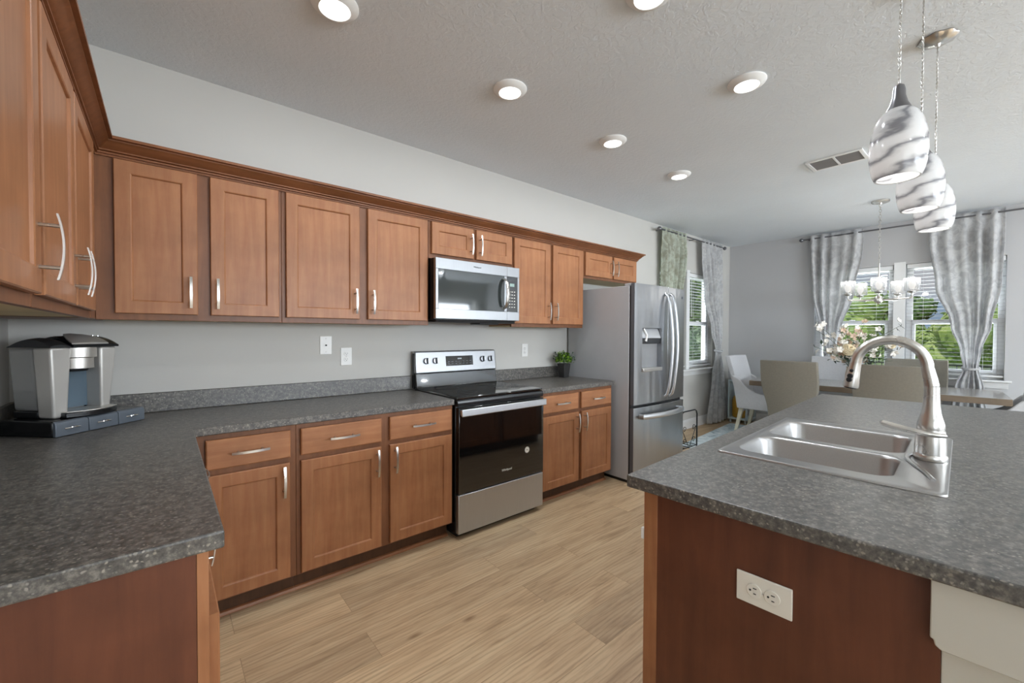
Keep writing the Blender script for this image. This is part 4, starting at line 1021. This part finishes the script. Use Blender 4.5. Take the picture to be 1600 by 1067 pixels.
# flowers
def flowers():
    c = Vector((6.76, -1.73, .7625)); rnd = random.Random(11)
    t = thing('flower_arrangement', c, 'white and cream flower arrangement in a tan vase on the dining table', 'flowers')
    MB().lathe([(.045, 0), (.060, .015), (.068, .06), (.062, .12), (.052, .165), (.050, .185), (.056, .20), (.050, .20), (.044, .185)], n=28).build('vase', 'vase', t)
    s = MB(); ends = []
    # branches fan out: mostly to the camera's left (+y) and up, some to the right
    for k in range(34):
        sp = rnd.uniform(-.42, .36); up = rnd.uniform(.36, .80) - abs(sp) * .3; fx = rnd.uniform(-.14, .14)
        e = Vector((fx, sp, up)); ends.append(e)
        s.tube([(0, 0, .15), (fx * .25, sp * .25, .15 + (up - .15) * .5), (fx * .6, sp * .65, .15 + (up - .15) * .8), e], .0022, 5)
    s.build('stems', 'stem', t)
    def blossom(pos, r, mat, name):
        b = MB(); ax = Vector((rnd.gauss(-.6, .5), rnd.gauss(-.2, .6), rnd.gauss(.4, .5))).normalized(); q = ax.to_track_quat('Z', 'Y').to_matrix().to_4x4()
        for k in range(5):
            m = Matrix.Translation(pos) @ q @ Matrix.Rotation(k * 2 * PI / 5, 4, 'Z') @ Matrix.Rotation(-.45, 4, 'Y')
            b.sphere((r * .6, 0, 0), r * .55, (1, .75, .22), 8, m)
        b.sphere(pos, r * .22, (1, 1, 1), 6); b.build(name, mat, t)
    for i in range(98):
        e = ends[i % len(ends)]; f = rnd.uniform(.66, 1.0)
        p = Vector((e.x * f, e.y * f, .15 + (e.z - .15) * f)) + Vector((rnd.gauss(0, .025), rnd.gauss(0, .03), rnd.gauss(0, .03)))
        if p.y < -.18 and rnd.random() < .6: p.y += .35
        blossom(p, rnd.uniform(.026, .042), 'petal' if rnd.random() < .68 else 'petal_pink', 'blossom')
    def rose(pos, R_):
        b = MB()
        for lay in range(5):
            n = 4 + lay; rr = R_ * (.22 + .19 * lay); tilt = .25 + .22 * lay
            for k in range(n):
                m = Matrix.Translation(pos) @ Vector((-.75, -.45, .45)).to_track_quat('Z', 'Y').to_matrix().to_4x4() @ Matrix.Rotation(2 * PI * k / n + lay * .5, 4, 'Z')
                b.sphere((rr * .75, 0, -lay * R_ * .10), R_ * .46, (.32, .95, .8), 10, m @ Matrix.Translation((rr * .2, 0, 0)) @ Matrix.Rotation(tilt * .5, 4, 'Y'))
        b.build('rose', 'rose', t)
    rose(Vector((-.09, .005, .42)), .088); rose(Vector((.04, -.34, .48)), .06); rose(Vector((-.02, .20, .39)), .05)
    lf = MB()
    for k in range(46):
        e = ends[k % len(ends)]; f = rnd.uniform(.3, .9); p = Vector((e.x * f, e.y * f, .12 + (e.z - .15) * f * .9))
        a = Vector((rnd.gauss(0, .6), rnd.gauss(0, 1), rnd.gauss(.1, .6))).normalized() * rnd.uniform(.05, .10); w = a.cross(Vector((rnd.random() - .5, rnd.random() - .5, 1))).normalized() * .016
        lf.quad(p - a * .5, p + w, p + a * .5, p - w)
    for k in range(20):
        p = Vector((rnd.gauss(-.02, .06), rnd.gauss(-.05, .09), .22 + rnd.random() * .12)); a = Vector((rnd.gauss(-.3, .3), rnd.gauss(0, 1), rnd.gauss(-.1, .3))).normalized() * .10; w = a.cross(Vector((0, 0, 1))).normalized() * .026
        lf.quad(p - a * .5, p + w, p + a * .5, p - w)
    lf.build('leaves', 'leaf_grey', t, smooth=0)
    tw = MB()
    for k in range(26):
        e = ends[(k * 3) % len(ends)]
        a = e * rnd.uniform(.95, 1.12); a.z = .15 + (e.z - .15) * rnd.uniform(.95, 1.1)
        d = Vector((rnd.gauss(0, .3), rnd.gauss(0, 1), rnd.gauss(.5, .7))).normalized()
        tw.tube([a, a + d * .04], [.002, .0015], 4)
        for q in range(3): tw.tube([a + d * .02, a + d * .03 + Vector((rnd.gauss(0, .015), rnd.gauss(0, .02), rnd.gauss(0, .02)))], [.003, .001], 4)
    tw.build('twigs', 'twig', t)
flowers()
# silver napkin holder near the left end of the table
t = thing('napkin_holder', (6.93, -.90, .7623), 'small silver napkin holder at the left end of the dining table', 'napkin holder', .3)
MB().box(-.075, .075, -.03, .03, .0002, .006).build('base', 'silver', t, bevel=.002)
for s in (-1, 1):
    MB().prism([(-.07, .006), (.07, .006), (.082, .10), (-.082, .10)], s * .026 - .002, s * .026 + .002, axis='y').build('side_plate', 'silver', t, bevel=.001)

# ================================================================== chandelier
def chandelier():
    t = thing('chandelier', (6.306, -2.025, H), 'five light nickel chandelier with clear glass shades over the table', 'chandelier')
    MB().lathe([(.075, -.001), (.075, -.014), (.068, -.022), (.014, -.024), (.010, -.040)], n=36).build('canopy', 'nickel', t)
    c = MB(); z = -.040; n = 22; zl = .030
    for k in range(n):
        zc = -.052 - k * .0275
        pts = [((.010 * math.cos(a) if k % 2 else 0), (0 if k % 2 else .010 * math.cos(a)), zc + .0175 * math.sin(a)) for a in [2 * PI * j / 12 for j in range(12)]]
        c.tube(pts, .0024, 6, closed=True)
    c.build('chain', 'nickel', t)
    MB().tube([(0, 0, -.655), (0, 0, -1.0)], .0075, 12).build('stem', 'nickel', t)
    hz = -1.035
    MB().lathe([(.010, .045), (.030, .030), (.036, .018), (.036, -.018), (.026, -.028), (.012, -.034), (.010, -.044), (.004, -.050)], c=(0, 0, hz), n=28).build('hub', 'nickel', t)
    a0 = math.atan2(-2.9104 + 2.025, .5403 - 6.306)
    for k in range(5):
        a = a0 + k * 2 * PI / 5; d = Vector((math.cos(a), math.sin(a), 0)); rr = .262
        arm = MB().tube([d * .034 + Vector((0, 0, hz)), d * (rr - .03) + Vector((0, 0, hz)), d * (rr - .006) + Vector((0, 0, hz + .004)), d * rr + Vector((0, 0, hz + .02)), d * rr + Vector((0, 0, hz + .045))], .0065, 10).build('arm', 'nickel', t)
        MB().lathe([(.008, .046), (.026, .052), (.034, .062), (.034, .066), (.016, .070), (.014, .085)], c=(rr * d.x, rr * d.y, hz), n=24).build('fitter', 'nickel', arm)
        pr = [(.030, .0665), (.056, .0675), (.061, .075), (.063, .20)]
        MB().lathe(pr + [(r - .003, q + .001) for r, q in pr[::-1]], c=(rr * d.x, rr * d.y, hz), n=32, cap0=False, cap1=False).build('shade', 'shade_glass', arm)
        MB().lathe([(.012, .0855), (.020, .10), (.029, .125), (.029, .145), (.020, .165), (.006, .172)], c=(rr * d.x, rr * d.y, hz), n=20).build('bulb', 'bulb', arm)
        l = bpy.data.lights.new('chandelier_bulb', 'POINT'); l.energy = 1.2; l.shadow_soft_size = .03; l.color = (1, .97, .92)
        o = bpy.data.objects.new('chandelier_bulb', l); COL.objects.link(o); o.parent = t; o.location = (rr * d.x, rr * d.y, hz + .215)
chandelier()

# ================================================================== curtains
def lerp_keys(keys, t):
    for (t0, v0), (t1, v1) in zip(keys, keys[1:]):
        if t <= t1:
            s = (t - t0) / (t1 - t0) if t1 > t0 else 0; s = s * s * (3 - 2 * s)
            return tuple(a + (b - a) * s for a, b in zip(v0, v1))
    return keys[-1][1]
def curtain(axis, p, keys, pleats, label, mat='curtain', zt=2.70, tie=None, seed=0):
    """keys: (z-fraction from top, (left, right, amplitude)); along x or y at plane p"""
    t = thing('curtain', (0, 0, 0), label, 'curtain')
    rnd = random.Random(seed); N, Mm = pleats * 12, 64; b = MB(); g = []
    ph = [rnd.uniform(-.5, .5) for _ in range(pleats + 2)]
    zb = .018
    for j in range(Mm + 1):
        f = j / Mm; l, r, am = lerp_keys(keys, f); z = zt + (zb - zt) * f; row = []
        for i in range(N + 1):
            s = i / N; wv = math.sin(2 * PI * pleats * s + .5 * math.sin(3 * s + seed)) ; wv = math.copysign(abs(wv) ** .7, wv)
            off = am * wv * (.75 + .5 * math.sin(7 * s + seed))
            along = l + (r - l) * s
            row.append(b.b.verts.new((along, p + off, z) if axis == 'x' else (p + off, along, z)))
        g.append(row)
    for j in range(Mm):
        for i in range(N): b.b.faces.new((g[j][i], g[j][i + 1], g[j + 1][i + 1], g[j + 1][i]))
    b.build('panel', mat, t, solid=.003, smooth=80)
    if tie:
        c, w, d, z = tie; q = MB()
        pts = [(c + w * math.cos(a), p + d * math.sin(a), z + .012 * math.sin(a)) if axis == 'x' else (p + d * math.sin(a), c + w * math.cos(a), z + .012 * math.sin(a)) for a in [2 * PI * k / 24 for k in range(24)]]
        q.tube(pts, .010, 8, closed=True, flat=(.5, 1.3)); q.build('tieback', mat, t)
    # hook tabs at the heading
    return t
def rod(axis, p, a0, a1, z, label):
    t = thing('curtain_rod', (0, 0, 0), label, 'curtain rod')
    P = (lambda a, q=p, zz=z: (a, q, zz)) if axis == 'x' else (lambda a, q=p, zz=z: (q, a, zz))
    MB().tube([P(a0), P(a1)], .0095, 14).build('pole', 'rod', t)
    for a, s in ((a0, -1), (a1, 1)):
        c = Vector(P(a)); q = MB().sphere(Vector(P(a + s * .022)), .026, (1, 1, 1), 16); q.build('finial', 'rod', t)
    for a in (a0 + .05, (a0 + a1) / 2, a1 - .05):
        wallp = 0 if axis == 'x' else LX
        w = wallp - .0005; q = MB().tube([P(a, w), P(a, p)], .006, 8); q.build('bracket', 'rod', t)
    return t
RZ = 2.655
rod('x', -.095, 5.31, 7.12, RZ, 'pewter curtain rod above the window beside the refrigerator')
rod('y', LX - .095, -3.35, -1.03, 2.668, 'long pewter curtain rod on the dining wall')
zf = lambda z, zt=2.70: (zt - z) / (zt - .018)
curtain('x', -.095, [(0, (5.37, 5.95, .014)), (.05, (5.37, 5.95, .016)), (.10, (5.38, 5.94, .034)), (zf(1.4), (5.38, 5.72, .035)), (zf(1.09), (5.39, 5.53, .028)), (zf(.7), (5.36, 5.65, .03)), (1, (5.33, 5.80, .035))], 6,
        'sage green patterned curtain above the refrigerator', 'curtain_green', zt=2.69, tie=(5.46, .085, .05, 1.09), seed=2)
curtain('x', -.095, [(0, (6.40, 7.07, .014)), (.05, (6.40, 7.07, .016)), (.10, (6.41, 7.07, .036)), (zf(1.9), (6.50, 7.10, .036)), (zf(1.4), (6.74, 7.09, .036)), (zf(1.09), (6.90, 7.05, .028)), (zf(.75), (6.78, 7.17, .032)), (1, (6.62, 7.42, .04))], 6,
        'grey patterned tied back curtain in the corner right of the refrigerator window', zt=2.69, tie=(6.975, .09, .05, 1.09), seed=5)
curtain('y', LX - .095, [(0, (-1.69, -1.12, .014)), (.05, (-1.69, -1.12, .016)), (.10, (-1.68, -1.13, .036)), (zf(1.9), (-1.60, -1.16, .036)), (zf(1.4), (-1.47, -1.25, .034)), (zf(1.1), (-1.42, -1.30, .026)), (zf(.75), (-1.49, -1.20, .032)), (1, (-1.60, -1.10, .036))], 5,
        'grey patterned curtain left of the dining window, behind the flowers', zt=2.71, tie=(-1.36, .075, .048, 1.10), seed=8)
curtain('y', LX - .095, [(0, (-2.87, -2.29, .014)), (.05, (-2.87, -2.29, .016)), (.10, (-2.87, -2.29, .040)), (zf(1.9), (-2.855, -2.35, .042)), (zf(1.45), (-2.79, -2.48, .040)), (zf(1.15), (-2.72, -2.56, .032)), (zf(.97), (-2.70, -2.585, .026)), (zf(.75), (-2.745, -2.52, .032)), (1, (-2.85, -2.42, .038))], 5,
        'grey patterned tied back curtain at the right end of the dining window', zt=2.71, tie=(-2.643, .072, .048, .97), seed=13)

# ================================================================== small things in the dining corner
t = thing('low_shelf', (7.19, -.130, 0), 'pale blue low open shelf in the corner behind the armchair', 'shelf')
b = MB(); b.box(-.02, .33, -.30, -.028, .05, .075); b.box(-.02, .33, -.30, -.028, .62, .645); 
for px_ in (-.02, .310):
    for py_ in (-.30, -.048): b.box(px_, px_ + .02, py_, py_ + .02, .0755, .6195)
b.build('frame', 'shelf_blue', t, bevel=.002)
MB().box(.0005, .3095, -.036, -.029, .0755, .6195).build('back_board', 'shelf_blue', t)
for x in (0, .29):
    for y in (-.28, -.07): MB().box(x, x + .02, y, y + .02, 0, .0498).build('leg', 'shelf_blue', t)
t = thing('jug', (7.285, -.285, .0755), 'large amber jug with a red cap on the low corner shelf', 'jug')
MB().lathe([(.085, .0005), (.098, .015), (.100, .25), (.085, .31), (.040, .355), (.030, .375), (.030, .385)], n=28).build('bottle', 'jug', t)
MB().lathe([(.033, .3855), (.034, .390), (.034, .425), (.030, .430)], n=20).build('cap', 'red', t)
t = thing('storage_bin', (7.30, -.275, .6455), 'navy fabric bin on top of the low corner shelf', 'bin')
b = MB(); r0 = rrect(-.10, .10, -.07, .07, .02, .0005); r1 = rrect(-.115, .115, -.082, .082, .02, .13); r2 = rrect(-.108, .108, -.075, .075, .02, .13); r3 = rrect(-.095, .095, -.063, .063, .02, .02)
b.rings([r0, r1, r2, r3]); b.build('basket', 'navy', t)
MB().tube([(-.11, 0, .10), (-.09, 0, .20), (0, 0, .24), (.09, 0, .20), (.11, 0, .10)], .007, 8).build('strap', 'navy', t)

# black scrolled wire stand past the fridge
def wire_stand():
    t = thing('wire_stand', (4.835, -.62, 0), 'black scrolled wire stand on the floor just right of the refrigerator', 'wire stand')
    for y in (-.115, .115):
        MB().tube([(-.17, y, 0), (-.17, y, .47), (-.155, y, .505), (-.12, y, .52), (.12, y, .52), (.155, y, .505), (.17, y, .47), (.17, y, 0)], .0075, 10).build('hoop', 'wire', t)
        s = MB()
        for sx in (-1, 1):
            for zc in (.33, .20):
                s.tube([(sx * .10 + .035 * (1 - k / 22) * math.cos(k * .42 * sx), y, zc + .035 * (1 - k / 22) * math.sin(k * .42)) for k in range(20)], .0035, 6)
        s.tube([(-.165, y, .36), (0, y, .12), (.165, y, .36)], .0035, 6)
        s.build('scroll', 'wire', t)
    s = MB()
    for x in (-.17, -.085, 0, .085, .17): s.tube([(x, -.115, .13), (x, .115, .13)], .004, 6)
    for y in (-.115, .115): s.tube([(-.17, y, .13), (.17, y, .13)], .005, 6)
    s.build('shelf_grid', 'wire', t)
wire_stand()

# ================================================================== outdoors
MB().box(LX + .3, 130, -90, 110, -.45, -.30).build('lawn', 'grass', kind='structure')
MB().box(-60, LX + .29, .30, 110, -.45, -.30).build('side_lawn', 'grass', kind='structure')
bpy.data.objects['lawn'].name = 'ground_1'; bpy.data.objects['side_lawn'].name = 'ground_2'
def fence(p0, p1, h, label, z=-.30):
    a, c = Vector(p0), Vector(p1); d = (c - a); Ln = d.length
    t = thing('metal_fence', (a.x, a.y, z), label, 'fence', math.atan2(d.y, d.x))
    n = int(Ln / .13); b = MB()
    for i in range(n): b.box(i * .13 + .055, i * .13 + .075, -.008, .008, .06, h - .04)
    for zz in (.10, h - .20, h - .05): b.box(0, Ln, -.015, .015, zz, zz + .035)
    b.build('picket_panel', 'roof_black', t, smooth=0)
    k = 0.0
    while k <= Ln:
        MB().box(k - .03, k + .03, -.03, .03, 0, h + .05).build('post', 'roof_black', t); k += 2.4
fence((14.5, -9.5), (14.5, 4.5), .98, 'near black metal picket fence outside the dining window')
fence((33, -22), (33, 6), 1.15, 'far black metal picket fence in front of the bushes')
def foliage(name, x, y, w, h, label, mat, trunk=.2, dens=1.0, seed=0, leaf=.22, group=None, zg=-.30):
    rnd = random.Random(seed); t = thing(name, (x, y, zg), label, 'tree' if name == 'tree' else 'bush', group=group)
    if trunk:
        MB().tube([(0, 0, 0), (.03 * w, 0, h * trunk), (0, .02 * w, h * .7)], [.05 * w, .04 * w, .015 * w], 8).build('trunk', 'bark', t)
    b = MB(); blobs = []
    for k in range(9): blobs.append((Vector((rnd.uniform(-.33, .33) * w, rnd.uniform(-.33, .33) * w, h * (trunk + (1 - trunk) * rnd.uniform(.22, .76)))), rnd.uniform(.20, .34) * min(w, h)))
    blobs.append((Vector((0, 0, h * (trunk + (1 - trunk) * .5))), .40 * min(w, h)))
    for k in range(int(1500 * dens)):
        c, r = blobs[k % len(blobs)]
        v = Vector((rnd.gauss(0, 1), rnd.gauss(0, 1), rnd.gauss(0, 1))).normalized(); p = c + v * r * rnd.uniform(.82, 1.05)
        if p.z < .05: p.z = .05 + rnd.random() * .2
        a = (v.cross(Vector((rnd.gauss(0, 1), rnd.gauss(0, 1), rnd.gauss(0, 1)))).normalized() + v * rnd.uniform(-.3, .5)) * leaf * rnd.uniform(.6, 1.2)
        q = a.cross(v).normalized() * leaf * .55
        b.quad(p - a * .5, p + q * .7, p + a * .5, p - q * .7)
    for c, r in blobs: b.sphere(c, r * .86, (1, 1, 1), 10)
    b.build('crown', mat, t, smooth=0)
    return t
rnd = random.Random(21)
# far tree line beyond the far fence
LN = ['dark green tree in the distant tree line', 'bushy tree in the distant tree line', 'rounded tree in the distant tree line']
k = 0
y = -30
while y < 9:
    foliage('tree', 48 + rnd.uniform(-3, 4), y, rnd.uniform(3.2, 3.8), rnd.uniform(4.6, 6.0), 'dark green tree of the distant tree line beyond both fences', 'tree_a', .12, 1.0, 100 + k, .42, 'distant tree line'); y += 4.1; k += 1
for (x, y, w, h, s) in ((38, -20, 5, 2.2, 1), (38.5, -15.2, 5.5, 2.7, 2), (38, -10.5, 5, 2.4, 3), (39, -5.5, 5.5, 2.9, 4), (38, -1.0, 5, 2.6, 5), (39, 5.2, 5, 3, 6)):
    foliage('bush', x, y, w, h, 'bright green bush just beyond the far fence', 'tree_b', 0, 1.0, s, .30, 'bushes beyond the far fence')
foliage('tree', 19.5, 1.8, 4.6, 3.4, 'light green tree seen through the left half of the dining window', 'tree_b', .10, 1.6, 31, .20)
foliage('tree', 20.5, -2.6, 3.6, 2.5, 'low light green tree seen through the dining window behind the flowers', 'tree_b', .08, 1.3, 32, .18)
# hedge outside the window beside the fridge
foliage('bush', 11.2, 3.2, 1.5, 2.3, 'pale grey green shrub outside the window, showing left of the sage curtain', 'tree_c', 0, 1.4, 41, .12)
foliage('bush', 13.6, 3.4, 1.6, 2.2, 'pale grey green shrub outside the window beside the refrigerator', 'tree_c', 0, 1.4, 42, .12)
foliage('bush', 15.9, 3.5, 1.6, 2.1, 'second pale shrub farther right outside the refrigerator window', 'tree_c', 0, 1.4, 46, .12)
foliage('tree', 14.4, 6.4, 2.6, 5.2, 'green tree left of the others outside the refrigerator window', 'tree_a', .12, 2.0, 43, .20)
foliage('tree', 18.1, 7.0, 2.6, 5.4, 'green tree behind the pale shrub outside the refrigerator window', 'tree_a', .12, 2.0, 44, .20)
foliage('tree', 22.0, 7.6, 2.7, 5.6, 'green tree farthest right outside the refrigerator window', 'tree_a', .12, 2.0, 45, .20)
